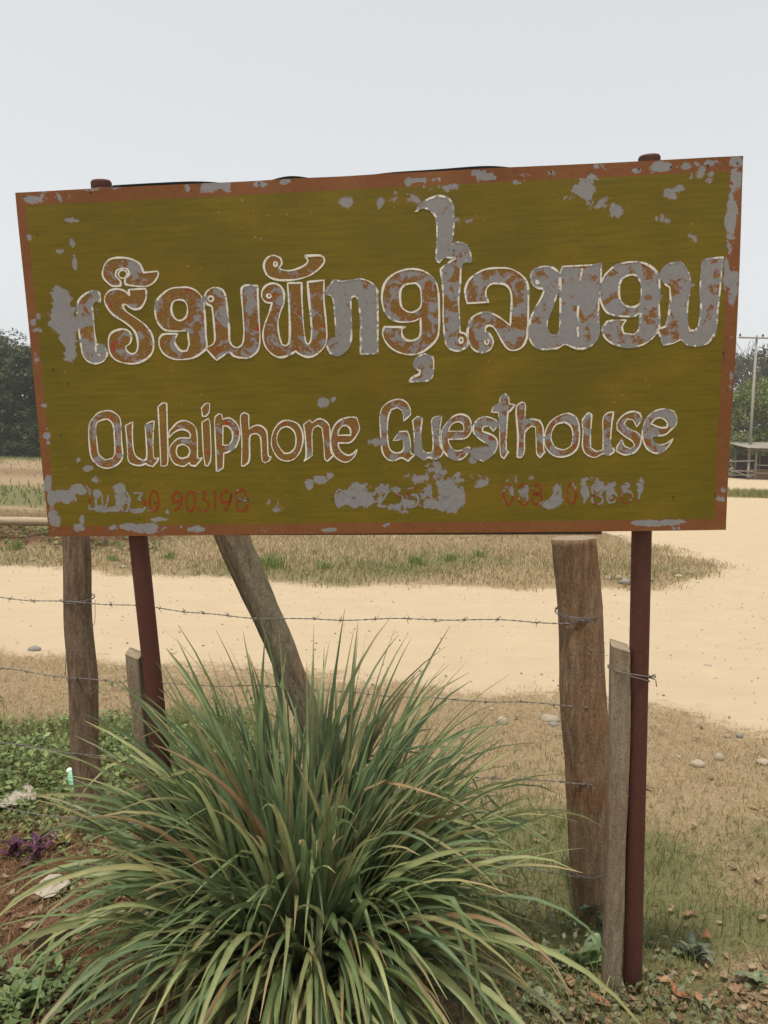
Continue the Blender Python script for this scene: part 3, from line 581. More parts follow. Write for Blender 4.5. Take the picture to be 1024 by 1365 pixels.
# nail heads
M_nail = mat_simple('dark_nail', (0.02, 0.018, 0.018), .6, .3, 60, .4)
for (x_, y_) in ((32, 262), (122, 257), (345, 244), (735, 229), (852, 224), (895, 222), (944, 220), (984, 217), (412, 345), (51, 313), (71, 492), (82, 579), (90, 511), (207, 669), (331, 665), (560, 661), (443, 665), (954, 659), (964, 470), (605, 334), (898, 663)):
    c_ = ab(np.array(float(x_)), np.array(float(y_))); k = np.linspace(0, 2 * math.pi, 9)[:-1]
    A1 = c_ + 0.0026 * np.stack([np.cos(k), np.sin(k)], 1); A2 = c_ + 0.0016 * np.stack([np.cos(k), np.sin(k)], 1)
    V = np.concatenate([sp(A1, -.0005), sp(A1, .0012), sp(A2, .0020)])
    F = [[i, (i + 1) % 8, 8 + (i + 1) % 8, 8 + i] for i in range(8)] + [[8 + i, 8 + (i + 1) % 8, 16 + (i + 1) % 8, 16 + i] for i in range(8)] + [list(range(16, 24))]
    mk('nail', V, F, M_nail, sign)
# ------------------------------------------------------------------ fence posts, stakes and wire
def bark_mat(name, dark, light, stain, stretch=5, crack=.35):
    t = NT(name); v = t.coord('Object', (stretch, stretch, 0.8)); v1 = t.coord('Object')
    n1 = t.noise(v, 9, 8, .72, .6); n2 = t.noise(v, 40, 5, .7); n3 = t.noise(v1, 6, 5, .6)
    c = t.mix(t.ramp(n1, [(.3, 0), (.7, 1)]), dark, light); c = t.mix(t.ramp(n3, [(.5, 0), (.68, .75)]), c, stain)
    c = t.mix(t.ramp(n2, [(.28, .8), (.42, 0)]), c, tuple(x * .25 for x in dark))
    n4 = t.noise(v1, 140, 4, .7); c = t.mix(t.ramp(n4, [(.40, .35), (.52, 0)]), c, tuple(x * .5 for x in dark)); c = t.mix(t.ramp(n4, [(.58, 0), (.72, .5)]), c, tuple(min(1, x * 1.35) for x in light))
    vo = t.n('ShaderNodeTexVoronoi', feature='DISTANCE_TO_EDGE'); t.l(t.coord('Object', (9, 9, 1.1)), vo.inputs['Vector']); vo.inputs['Scale'].default_value = 5.0
    ck = t.ramp(vo.outputs['Distance'], [(.0, 1), (.028, 0)]); ck = t.math('MULTIPLY', ck, t.ramp(n3, [(.42, 0), (.6, 1)])); c = t.mix(t.math('MULTIPLY', ck, crack), c, tuple(x * .3 for x in dark))
    t.bump(t.math('SUBTRACT', t.math('ADD', t.math('ADD', n1, t.math('MULTIPLY', n2, .5)), t.math('MULTIPLY', n4, .25)), t.math('MULTIPLY', ck, crack * .6)), .8, .014); return t.fin(c, .9, .15)
M_barkA = bark_mat('brown_bark', (0.12, 0.072, 0.042), (0.38, 0.265, 0.165), (0.25, 0.125, 0.062))
M_barkB = bark_mat('grey_brown_bark', (0.085, 0.056, 0.036), (0.31, 0.22, 0.145), (0.20, 0.13, 0.078))
M_barkC = bark_mat('olive_grey_bark', (0.10, 0.083, 0.054), (0.26, 0.215, 0.145), (0.24, 0.145, 0.082))
M_plank = bark_mat('weathered_grey_plank', (0.19, 0.148, 0.10), (0.39, 0.32, 0.23), (0.27, 0.19, 0.12), 7, 0.0)
t = NT('sawn_end_grain'); v = t.coord('Object'); c = t.mix(t.noise(v, 50, 6), (0.15, 0.115, 0.08), (0.33, 0.26, 0.18)); M_end = t.fin(c, .9, .15)

def log(name, p0, p1, radii, bend, seed, mat, end, n=44, rings=80, rough=0.10, groove=0.45):
    p0 = np.asarray(p0, float); p1 = np.asarray(p1, float); ax = p1 - p0; L = np.linalg.norm(ax); ax /= L
    s = np.cross(ax, [0, 1.0, 0]); s /= np.linalg.norm(s); u = np.cross(s, ax)
    V, F = [], []
    for i in range(rings + 1):
        f = i / rings; c_ = p0 + ax * L * f + s * bend[0] * math.sin(f * math.pi) + u * bend[1] * math.sin(f * 2.2 * math.pi) + s * 0.004 * math.sin(f * 17 + seed)
        r = np.interp(f, np.linspace(0, 1, len(radii)), radii)
        for k in range(n):
            a = 2 * math.pi * k / n; d = s * math.cos(a) + u * math.sin(a)
            w = mnoise.noise(Vector((math.cos(a) * 2.2 + seed, math.sin(a) * 2.2, f * L * 1.6))) * rough * 0.9 + mnoise.noise(Vector((math.cos(a) * 6 + seed, math.sin(a) * 6, f * L * 4))) * rough * 0.55
            w += mnoise.noise(Vector((math.cos(a) * 11, math.sin(a) * 11 + seed, f * L * 14))) * rough * 0.25
            gr = 1 - abs(mnoise.noise(Vector((math.cos(a) * 5.5 + seed, math.sin(a) * 5.5, f * L * 2.2)))) ; w -= max(0, gr - .82) * groove
            V.append(c_ + d * r * (1 + w))
    for i in range(rings):
        for k in range(n): F.append([i*n+k, i*n+(k+1) % n, (i+1)*n+(k+1) % n, (i+1)*n+k])
    b = rings * n; cc = len(V); V.append(np.mean(V[b:b+n], 0) + ax * 0.004)
    nb = len(F)
    for k in range(n): F.append([b + k, b + (k+1) % n, cc])
    o = mk(name, V, F, mat, smooth=True); o.data.materials.append(end)
    for k in range(nb, len(F)): o.data.polygons[k].material_index = 1; o.data.polygons[k].use_smooth = False
    return o, s, u
def G(px, py): 
    p = gnd(np.array(float(px)), np.array(float(py))); p[2] = gzz(p[0], p[1]); return p
# right post, cut off flat just under the board
pr0 = G(789, 1222); pr1 = at(np.array(767.0), np.array(717.0), pr0[1] + 0.02)
p_r, _, _ = log('fence_post', pr0 - np.array([0, 0, .15]) + (pr0 - pr1) * .02, pr1, [.052, .056, .066, .078, .084, .080, .079, .078], (-0.012, 0.0), 3.1, M_barkA, M_end, rough=.09)
tag(p_r, 'thick brown wooden fence post with flat cut top beside the right pipe', 'post', 'wooden fence posts')
pl0 = G(124, 1104); pl1 = at(np.array(99.0), np.array(690.0), pl0[1])
p_l, _, _ = log('fence_post', pl0 - np.array([0, 0, .15]), pl1, [.060, .063, .060, .062, .058, .056, .055], (0.006, 0), 8.4, M_barkB, M_end, rough=.09)
tag(p_l, 'tall dark brown wooden fence post nearest the left edge', 'post', 'wooden fence posts')
pm0 = G(512, 1172); pm1 = at(np.array(300.0), np.array(690.0), pm0[1] + 0.12)
p_m, _, _ = log('leaning_post', pm0 - (pm1 - pm0) / np.linalg.norm(pm1 - pm0) * .12, pm1, [.045, .05, .052, .054, .06, .066], (0.01, 0.0), 5.2, M_barkC, M_end, rough=.12)
tag(p_m, 'slanting wooden fence post leaning left behind the tall grass clump', 'post', 'wooden fence posts')

def stake(name, p0, p1, w, d, seed, label):
    p0 = np.asarray(p0, float); p1 = np.asarray(p1, float); ax = p1 - p0; L = np.linalg.norm(ax); ax /= L
    s = np.cross(ax, [0.12, 1, 0]); s /= np.linalg.norm(s); u = np.cross(s, ax); V, F = [], []
    prof = []
    for (i, j) in ((-1, -1), (1, -1), (1, 1), (-1, 1)):
        for di, dj in ((0, .18), (.18, 0)) if i * j > 0 else ((.18, 0), (0, .18)): prof.append((i * (.5 - di * .5), j * (.5 - dj * .5)))
    n = len(prof); R_ = 40
    for q_ in range(R_ + 1):
        f = q_ / R_; wob = 1 + 0.05 * math.sin(f * 9 + seed) + 0.05 * mnoise.noise(Vector((f * 8, seed, 0)))
        for k, (a, b) in enumerate(prof):
            nn = 1 + 0.05 * mnoise.noise(Vector((a * 3, b * 3 + seed, f * 12)))
            top = ax * (0.018 * a + 0.01 * b) if q_ == R_ else 0
            V.append(p0 + ax * L * f + (s * a * w + u * b * d) * wob * nn + s * .005 * math.sin(f * 5 + seed) + top)
    for q_ in range(R_):
        for k in range(n): F.append([q_*n+k, q_*n+(k+1) % n, (q_+1)*n+(k+1) % n, (q_+1)*n+k])
    b = R_ * n; cc = len(V); V.append(np.mean(V[b:b+n], 0) + ax * .003); nb = len(F)
    for k in range(n): F.append([b + k, b + (k+1) % n, cc])
    o = mk(name, V, F, M_plank); o.data.materials.append(M_end)
    for k in range(nb, len(F)): o.data.polygons[k].material_index = 1
    return tag(o, label, 'stake', 'stakes lashed to the sign pipes')
def pipe_at(i, z):
    p0, p1, r = PIPES[i]; return p0 + (p1 - p0) * (z - p0[2]) / (p1[2] - p0[2])
zr = at(np.array(825.0), np.array(850.0), PIPES[1][0][1])[2]; zl = at(np.array(175.0), np.array(862.0), PIPES[0][0][1])[2]
sr0 = pipe_at(1, 0) + np.array([-.060, .0, -.1]); sr1 = pipe_at(1, zr) + np.array([-.060, -.002, 0])
stake('wooden_stake', sr0, sr1, .056, .046, 1.0, 'weathered grey square stake wired to the right pipe')
sl0 = pipe_at(0, 0) + np.array([-.052, .01, -.1]); sl1 = pipe_at(0, zl) + np.array([-.052, .008, 0])
stake('wooden_stake', sl0, sl1, .042, .040, 4.0, 'short grey wooden stake tied beside the left pipe')

M_wire = mat_simple('dull_galvanised_wire', (0.16, 0.145, 0.135), .6, .4, 80, .4, 0, (1, 1, 1), .4)
# wire lashing around stake and pipe
def lash(i, zc, cx, rx_, ry_, nturn, rad, label, tail=True):
    p = pipe_at(i, zc) + np.array([cx, 0, 0]); pts = []
    for k in range(int(28 * nturn) + 1):
        a = k / 28 * 2 * math.pi; e = 2.6
        ca, sa = math.cos(a), math.sin(a)
        pts.append(p + np.array([rx_ * math.copysign(abs(ca) ** (2 / e), ca), ry_ * math.copysign(abs(sa) ** (2 / e), sa), 0.008 * math.sin(a * .5 + 1) + .004 * k / 28 - .016 * ca]))
    e_ = np.array(pts[0]); parts = [tube(pts, rad, 6)]
    for k in range(4):
        d = np.array([.022 + .01 * math.sin(k * 3), -.01 + .012 * math.cos(k * 2.2), .012 * math.sin(k * 4)]); parts.append(tube([e_, e_ + d * .6 + np.array([0, -.006, .004 * k]), e_ + d + np.array([-.006, 0, .014 * math.sin(k * 5)])], rad * .9, 5))
    V, F = join(parts); return tag(mk('tie_wire', V, F, M_wire, smooth=True), label, 'wire')
lash(1, at(np.array(840.0), np.array(888.0), PIPES[1][0][1])[2], -.030, .062, .033, 2, .0018, 'wire lashing the grey stake to the right rusty pipe')
# post wrappings
def wrap(po, p0, p1, pxy, r, n, label, seed):
    f = (pxy - p0[2]) / (p1[2] - p0[2]); c_ = p0 + (p1 - p0) * f; pts = []
    for k in range(int(30 * n) + 1):
        a = k / 30 * 2 * math.pi; pts.append(c_ + np.array([r * math.cos(a), r * math.sin(a), .008 * math.sin(a * 1.0 + seed) + .005 * math.sin(a * .37 + seed)]))
    parts = [tube(pts, .0016, 6)]; e_ = pts[-1]
    parts.append(tube([e_, e_ + np.array([.012, -.012, .012]), e_ + np.array([.010, -.02, -.012]), e_ + np.array([.02, -.02, .005])], .0015, 5))
    V, F = join(parts); return tag(mk('tie_wire', V, F, M_wire, smooth=True), label, 'wire')
wrap(p_r, pr0, pr1, at(np.array(783.0), np.array(818.0), pr0[1])[2], .083, 3.1, 'pale wire wound around the thick post near its top', 0)
wrap(p_r, pr0, pr1, at(np.array(783.0), np.array(1157.0), pr0[1])[2], .070, 2.1, 'pale wire wound low around the thick right post', 2)
wrap(p_l, pl0, pl1, at(np.array(110.0), np.array(798.0), pl0[1])[2], .064, 2.2, 'thin wire wound around the tall left post', 1)

# barbed wire: two twisted strands and a barb every 11 cm or so
def barb_mesh():
    parts = []
    for k in range(2):
        pts = [np.array([.0035 * math.cos(a) , (a / (2 * math.pi) - 1) * .004 + k * .004, .0035 * math.sin(a)]) for a in np.linspace(0, 4 * math.pi, 13)]
        pts = [np.array([.016, pts[0][1], .012 * (1 - 2 * k)])] + pts + [np.array([-.014, pts[-1][1], .014 * (1 - 2 * k)])]
        parts.append(tube(pts, .0011, 4))
    V, F = join(parts); m = bpy.data.meshes.new('barb'); m.from_pydata([tuple(map(float, x)) for x in V], [], F); m.materials.append(M_wire); return m
BARB = barb_mesh()
def barbed(P, label, seed):
    P = np.asarray(P, float); cp = catmull(P, False, 14, 179); seg = np.r_[0, np.cumsum(np.linalg.norm(np.diff(cp, axis=0), axis=1))]; L = seg[-1]
    n = int(L / .02); ss = np.linspace(0, L, n); C = np.stack([np.interp(ss, seg, cp[:, k]) for k in range(3)], 1)
    C[:, 2] += .006 * np.sin(ss * 5 + seed) + .003 * np.sin(ss * 17 + seed); C[:, 1] += .004 * np.sin(ss * 7 + seed)
    parts = []
    for k in range(2):
        off = np.stack([np.zeros(n), np.cos(ss * 110 + k * math.pi), np.sin(ss * 110 + k * math.pi)], 1) * .0018
        parts.append(tube(C + off, .0013, 5))
    V, F = join(parts); root = empty('barbed_wire', C[0] * [1, 1, 0], label, 'wire', 'barbed wire strands of the fence')
    mk('strand', V, F, M_wire, root, smooth=True)
    r_ = random.Random(seed); s_ = .05
    while s_ < L:
        c_ = np.array([np.interp(s_, ss, C[:, k]) for k in range(3)])
        b = bpy.data.objects.new('barb', BARB); COL.objects.link(b); b.parent = root; b.matrix_parent_inverse = Matrix.Translation(root.location).inverted()
        b.location = tuple(c_); b.rotation_euler = (r_.uniform(-3, 3), 0, math.pi / 2 + r_.uniform(-.3, .3)); s_ += r_.uniform(.10, .135)
    return root
XL = -4.6
def on_post(p0, p1, z, r): 
    f = (z - p0[2]) / (p1[2] - p0[2]); return p0 + (p1 - p0) * f + np.array([0, -r - .002, 0])
def wirez(px, py, Y): return at(np.array(float(px)), np.array(float(py)), Y)
def leftext(q): return np.array([XL, q[1] + (XL - q[0]) * -0.18, q[2] + 0.06])
for (yr_, yl_, ym_, lab) in ((825, 799, 822, 'topmost barbed wire strand crossing in front of the sandy road'), (936, 897, None, 'second barbed wire strand down, above the weeds'),
                        (1036, 997, None, 'third barbed wire strand down, near the green weeds'), (1157, 1082, None, 'lowest barbed wire strand close to the ground')):
    a = on_post(pr0, pr1, wirez(785, yr_, pr0[1])[2], .080); b = on_post(pl0, pl1, wirez(110, yl_, pl0[1])[2], .060)
    pts = [leftext(b), b]
    if ym_: 
        mpt = wirez(347, ym_, (a[1] + b[1]) / 2 - .02); pts.append(mpt)
    else: pts.append((a + b) / 2 + np.array([0, .12, -.03]))
    pts.append(a); barbed(pts, lab, yr_)
# a loose loop of plain wire beside the left post
lp = [wirez(x, y, pl0[1] - .05) for x, y in ((127, 800), (126, 830), (118, 838), (102, 862), (90, 870), (89, 905), (108, 926), (126, 922), (130, 905))]
V, F = tube(catmull(np.array(lp), False, 6, 179), .0013, 5); tag(mk('loose_wire', V, F, M_wire, smooth=True), 'loose thin wire looped against the tall left post', 'wire')

# ------------------------------------------------------------------ lemongrass clump
M_blade = mat_leafy('lemongrass_blade', .38, .5, .3, .18, 25)
CL = G(402, 1332); CL[2] = 0
NB = 1220
def make_blade(i):
    r_ = random.Random(i * 7 + 1); az = r_.uniform(0, 2 * math.pi); hang = i >= NB - 95
    if hang: az = -math.pi / 2 + r_.gauss(0, .75); q_ = r_.random()
    rr_ = .17 * math.sqrt(r_.random()); a2 = az + r_.gauss(0, .6)
    base = np.array([CL[0] + rr_ * 1.15 * math.cos(a2), CL[1] + rr_ * math.sin(a2), gzz(CL[0], CL[1]) - .01])
    outer = r_.random()
    th0 = math.radians(3 + 33 * outer ** 1.3 + r_.gauss(0, 4)); L = r_.uniform(.78, 1.26) * (1 - .20 * outer)
    front = -math.sin(az)                            # >0 towards the camera
    if front > .35: L *= .93
    droop = r_.uniform(.5, 2.2) * (0.45 + .95 * outer); pw = r_.uniform(1.5, 2.6)
    if hang: th0 = math.radians(r_.uniform(8, 38)); droop = r_.uniform(1.9, 2.7); pw = r_.uniform(1.2, 1.8); L = r_.uniform(.75, 1.12)
    kink = r_.random() < .16; ks = r_.uniform(.45, .75)
    n = 13; p = base.copy(); pts = [p.copy()]; azz = az; tang = []
    for k in range(n):
        s = (k + .5) / n; th = th0 + droop * s ** pw
        if kink and s > ks: th += 1.15 * min(1, (s - ks) / .10)
        th = min(th, math.radians(168)); azz += r_.gauss(0, .018)
        d = np.array([math.sin(th) * math.cos(azz), math.sin(th) * math.sin(azz), math.cos(th)])
        p = p + d * L / n; 
        if p[2] < .015: p[2] = .015 + .01 * r_.random()
        pts.append(p.copy()); tang.append(d)
    tang.append(tang[-1]); wmax = r_.uniform(.0068, .0122) if not hang else r_.uniform(.0085, .0130)
    tw = r_.gauss(0, .5); V = []
    dead = r_.random(); hue = r_.random(); lum = r_.uniform(.75, 1.2)
    g = np.array([.150, .200, .075]) * (1 - hue) + np.array([.135, .195, .098]) * hue
    if r_.random() < (.6 if hang else .25): g = np.array([.27, .30, .13])
    g = g * lum; tip = np.array([.36, .27, .14]); cols = []
    if dead < (.025 if outer < .5 else .06): g = np.array([.30, .20, .10]) * r_.uniform(.6, 1.1)
    elif dead < .14: g = g * .45 + np.array([.30, .25, .12]) * .55
    td = r_.uniform(.72, 1.35)
    for k, (q1, d) in enumerate(zip(pts, tang)):
        s = k / n; side = np.cross(d, [0, 0, 1.0]); nl = np.linalg.norm(side)
        side = side / nl if nl > .05 else np.array([-math.sin(azz), math.cos(azz), 0]); up = np.cross(side, d)
        a = tw * s * 2.0; sd = side * math.cos(a) + up * math.sin(a); nn = np.cross(sd, d)
        w = wmax * min(1, .45 + 2.2 * s) * (1 - max(0, (s - .45) / .55) ** 1.7) + .0006
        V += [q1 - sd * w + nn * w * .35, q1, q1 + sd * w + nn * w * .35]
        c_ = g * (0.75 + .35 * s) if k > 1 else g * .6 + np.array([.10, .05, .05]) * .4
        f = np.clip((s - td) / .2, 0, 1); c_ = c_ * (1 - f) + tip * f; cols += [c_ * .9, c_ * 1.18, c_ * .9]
    F = []
    for k in range(n): F += [[3*k, 3*k+1, 3*k+4, 3*k+3], [3*k+1, 3*k+2, 3*k+5, 3*k+4]]
    return np.array(V), F, np.array(cols), pts
clump = empty('lemongrass_clump', CL, 'large arching clump of long narrow green lemongrass blades under the sign', 'grass clump')
BL = [make_blade(i) for i in range(NB)]
def front_score(b): 
    m = np.array(b[3]); c = m[7] - np.array([CL[0], CL[1], 0]); return -c[1] + .35 * c[2] + .1 * abs(c[0])
order = sorted(range(NB), key=lambda i: -front_score(BL[i]))
for i in order[:300]:
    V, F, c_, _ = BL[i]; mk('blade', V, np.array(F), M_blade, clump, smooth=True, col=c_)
VV, FF, CC, nb = [], [], [], 0
for i in order[300:]:
    V, F, c_, _ = BL[i]; VV.append(V); FF.append(np.array(F) + nb); CC.append(c_); nb += len(V)
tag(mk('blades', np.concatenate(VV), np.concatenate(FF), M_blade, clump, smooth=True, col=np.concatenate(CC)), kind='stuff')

# ------------------------------------------------------------------ ground vegetation as stuff
M_grass = mat_leafy('short_grass', .25, .7, .15, .2, 60)
M_leaf = mat_leafy('small_leaves', .25, .5, .3, .2, 60)
def blades(n, xy, h, w, lean, col, flat=0.0):
    x, y = xy; z = ground_z(x, y); az = rng.uniform(0, 2 * np.pi, n); fa = rng.uniform(0, 2 * np.pi, n)
    d = np.stack([np.cos(az), np.sin(az)], 1) * (h * lean)[:, None]; s = np.stack([np.cos(fa), np.sin(fa)], 1) * w[:, None]
    b = np.stack([x, y, z - .004], 1); V = np.zeros((n, 5, 3)); hz = h * np.sqrt(np.clip(1 - lean ** 2 * .7, .02, 1))
    V[:, 0] = b; V[:, 1] = b; V[:, 0, :2] -= s; V[:, 1, :2] += s
    V[:, 2] = b; V[:, 2, :2] += d * .4 - s * .8; V[:, 2, 2] += hz * .62; V[:, 3] = b; V[:, 3, :2] += d * .4 + s * .8; V[:, 3, 2] += hz * .62
    V[:, 4] = b; V[:, 4, :2] += d; V[:, 4, 2] += hz * np.where(lean > .85, .55, 1.0)
    V[:, 2:, 2] = np.maximum(V[:, 2:, 2], (z + .004)[:, None])
    o = np.arange(n)[:, None] * 5
    F = np.concatenate([o + [0, 1, 3], o + [0, 3, 2], o + [2, 3, 4]])
    return V.reshape(-1, 3), F, np.repeat(col, 5, 0)
def scatter(n, x0, x1, y0, y1, keep):
    x = rng.uniform(x0, x1, n); y = rng.uniform(y0, y1, n); k = keep(x, y); return x[k], y[k]
def grass_col(x, y, n):
    g = np.clip(green_mask(x, y) * 1.25 + rng.normal(0, .18, n), 0, 1)[:, None]; u = rng.random((n, 1))
    dryc = np.array([.46, .36, .20]) * (1 - u) + np.array([.26, .18, .09]) * u
    grc = np.array([.10, .14, .035]) * (1 - u) + np.array([.20, .23, .08]) * u
    return (dryc * (1 - g) + grc * g) * rng.uniform(.75, 1.2, (n, 1))
def keep_verge(x, y):
    s = sand_mask(x, y); return (rng.random(len(x)) < np.clip(0.35 - s / .55, 0, 1)) & (rng.random(len(x)) > red_mask(x, y) * .8)
x, y = scatter(120000, -4.5, 4.2, 1.5, 7.6, keep_verge); n = len(x); g = green_mask(x, y)
h = rng.uniform(.018, .05, n) * (1 + 1.3 * g); lean = np.clip(rng.normal(.75, .22, n) - .25 * g, .1, 1.25)
V, F, c_ = blades(n, (x, y), h * (1 + .8 * (lean > .95)), rng.uniform(.0010, .0021, n), lean, grass_col(x, y, n))
tag(mk('verge_grass', V, F, M_grass, col=c_), 'short dry and green grass on the verge before the road', 'grass', kind='stuff')
# straw lying on the red soil at lower left and litter under the board
x, y = scatter(90000, -3, 3.2, 1.5, 3.6, lambda x, y: rng.random(len(x)) < np.clip(red_mask(x, y) * .75 + .22 * blob(x, y, .9, 2.35, 1.0, .3) + .03, 0, 1)); n = len(x); u = rng.random((n, 1))
V, F, c_ = blades(n, (x, y), rng.uniform(.03, .11, n), rng.uniform(.0010, .0024, n), rng.uniform(.98, 1.18, n), np.array([.30, .18, .095]) * (1 - u) + np.array([.09, .045, .024]) * u)
tag(mk('straw_litter', V, F, M_grass, col=c_), 'brown dry straw littering the bare soil', 'straw', kind='stuff')
# tangled pale straw thatch on the dry verge
x, y = scatter(60000, -4, 4.2, 1.9, 6.6, lambda x, y: (rng.random(len(x)) < np.clip(.15 - sand_mask(x, y) / .5, 0, 1) * (1 - .8 * red_mask(x, y)) * (.75 - .6 * green_mask(x, y)) * np.clip(.55 + .6 * sfn(x * 4, y * 4, 8), .1, 1))); n = len(x); u = rng.random((n, 1))
V, F, c_ = blades(n, (x, y), rng.uniform(.03, .09, n), rng.uniform(.0009, .0019, n), rng.uniform(.85, 1.15, n), (np.array([.44, .34, .19]) * (1 - u) + np.array([.25, .165, .085]) * u) * rng.uniform(.8, 1.25, (n, 1)))
tag(mk('dry_thatch', V, F, M_grass, col=c_), 'pale tangled straw lying on the verge before the road', 'straw', kind='stuff')
# field grass beyond the road
def keep_field(x, y): s = sand_mask(x, y); return (rng.random(len(x)) < np.clip(.35 - s / .8, 0, 1)) & (rng.random(len(x)) > red_mask(x, y) * .75)
x, y = scatter(90000, -11, 7, 9.4, 19, keep_field); n = len(x); g = green_mask(x, y)
V, F, c_ = blades(n, (x, y), rng.uniform(.04, .10, n) * (1 + .9 * g), rng.uniform(.003, .006, n), np.clip(rng.normal(.65, .25, n), .1, 1.1), grass_col(x, y, n))
tag(mk('field_grass', V, F, M_grass, col=c_), 'dry grass with green patches on the field across the road', 'grass', kind='stuff')
x, y = scatter(70000, -46, 60, 19, 90, lambda x, y: (sand_mask(x, y) < .1) & (rng.random(len(x)) < np.clip(green_mask(x, y) * 1.2, .08, 1)) & (np.abs(x) < y * .75 + 4)); n = len(x)
V, F, c_ = blades(n, (x, y), rng.uniform(.10, .26, n), rng.uniform(.012, .03, n), np.clip(rng.normal(.55, .25, n), .1, 1), grass_col(x, y, n))
tag(mk('far_grass', V, F, M_grass, col=c_), 'far grass strips running up to the trees', 'grass', kind='stuff')
# countable green tufts standing in the field strip
def tuft(px, py, hh, nbl, label, grp):
    p = G(px, py); x = p[0] + rng.normal(0, hh * .35, nbl); y = p[1] + rng.normal(0, hh * .3, nbl); u = rng.random((nbl, 1))
    V, F, c_ = blades(nbl, (x, y), rng.uniform(.5, 1.0, nbl) * hh, rng.uniform(.0035, .0065, nbl), np.clip(rng.normal(.35, .2, nbl), .02, 1), np.array([.13, .20, .05]) * (1 - u) + np.array([.22, .27, .09]) * u)
    tag(mk('grass_tuft', V, F, M_grass, col=c_), label, 'grass', grp)
for a in ((362, 757, .30, 160, 'large fresh green tuft in the dry strip right of the leaning post'), (556, 752, .20, 90, 'green tuft below the middle of the board across the road'), (600, 748, .16, 70, 'small green tuft just right of the middle tuft'),
          (432, 758, .16, 60, 'low green tuft between the two larger tufts'), (640, 742, .18, 60, 'thin green tuft left of the thick post across the road'), (150, 748, .14, 50, 'low green tuft between left post and left pipe'), (225, 745, .18, 60, 'green tuft just right of the left pipe'), (20, 735, .20, 70, 'leafy green tuft below the bamboo rail')):
    tuft(*a, 'green tufts in the strip across the road')
x = 17.0 + rng.normal(0, 1.5, 3500); y = 35.5 + rng.normal(0, .8, 3500); u = rng.random((3500, 1))
V, F, c_ = blades(3500, (x, y), rng.uniform(.15, .42, 3500), rng.uniform(.008, .016, 3500), np.clip(rng.normal(.4, .2, 3500), .02, 1), np.array([.16, .19, .06]) * (1 - u) + np.array([.36, .32, .14]) * u)
tag(mk('yard_grass', V, F, M_grass, col=c_), 'pale grass island in the sandy yard at right', 'grass', kind='stuff')

# small broad leaves: folded diamond leaves scattered on stems' heights
def leaves(P, size, col, tilt=.6, asp=.55):
    n = len(P); az = rng.uniform(0, 2 * np.pi, n); ti = rng.normal(0, tilt, n); ro = rng.normal(0, tilt * .7, n)
    L = np.stack([np.cos(az) * np.cos(ti), np.sin(az) * np.cos(ti), np.sin(ti)], 1); S = np.stack([-np.sin(az), np.cos(az), np.sin(ro)], 1); S /= np.linalg.norm(S, axis=1, keepdims=True)
    N = np.cross(L, S); s = size[:, None]
    V = np.stack([P, P + L * s * .5 + S * s * asp * .5 + N * s * .10, P + L * s * 1.0 - N * s * .06, P + L * s * .5 - S * s * asp * .5 + N * s * .10, P + L * s * .5], 1)
    o = np.arange(n)[:, None] * 5
    F = np.concatenate([o + [0, 4, 1], o + [1, 4, 2], o + [0, 3, 4], o + [3, 2, 4]])
    return V.reshape(-1, 3), F, np.repeat(col, 5, 0)
def weeds(name, n, x0, x1, y0, y1, keep, hmax, smin, smax, ca, cb, label, asp=.6):
    x, y = scatter(n, x0, x1, y0, y1, keep); n = len(x); u = rng.random((n, 1))
    hz = np.clip(.5 + .5 * sfn(x * 9, y * 9, 11), 0, 1) * hmax
    P = np.stack([x, y, ground_z(x, y) + .008 + hz * rng.random(n)], 1)
    V, F, c_ = leaves(P, rng.uniform(smin, smax, n), (np.array(ca) * (1 - u) + np.array(cb) * u) * rng.uniform(.7, 1.25, (n, 1)), .5, asp)
    return tag(mk(name, V, F, M_leaf, col=c_), label, 'weeds', kind='stuff')
LW = lambda x, y: rng.random(len(x)) < np.clip(1.25 * blob(x, y, -2.1, 3.85, 1.3, .62) + .9 * blob(x, y, -1.2, 4.3, .45, .5) - .08 + .3 * sfn(x * 4, y * 4, 2), 0, 1) * (sand_mask(x, y) < -.3)
weeds('ground_cover_weeds', 26000, -4.5, -.5, 2.9, 5.4, LW, .10, .020, .050, (.085, .135, .035), (.23, .28, .10), 'low broad leaved green weeds behind the left post')
RW = lambda x, y: rng.random(len(x)) < np.clip(1.0 * blob(x, y, .55, 2.55, .35, .38) + .55 * blob(x, y, .95, 2.25, .7, .16) + .3 * sfn(x * 6, y * 6, 4) - .1, 0, 1)
weeds('ground_cover_weeds', 5000, -.1, 1.9, 2.0, 3.3, RW, .10, .016, .036, (.085, .105, .055), (.20, .21, .11), 'grey green weeds and litter leaves around the right stake')
weeds('ground_cover_weeds', 3500, -1.9, -.75, 2.0, 2.7, lambda x, y: rng.random(len(x)) < np.clip(blob(x, y, -1.02, 2.30, .22, .14) * 1.2, 0, 1), .09, .025, .05, (.085, .13, .04), (.16, .21, .08), 'leafy green weeds at the bottom left corner')
weeds('ground_cover_weeds', 3000, -9, -3.5, 12, 14.6, lambda x, y: rng.random(len(x)) < .3 + .4 * sfn(x * 2, y * 2, 3), .25, .06, .13, (.10, .15, .04), (.18, .23, .08), 'bushy weeds on the earth heaps by the bamboo rail')
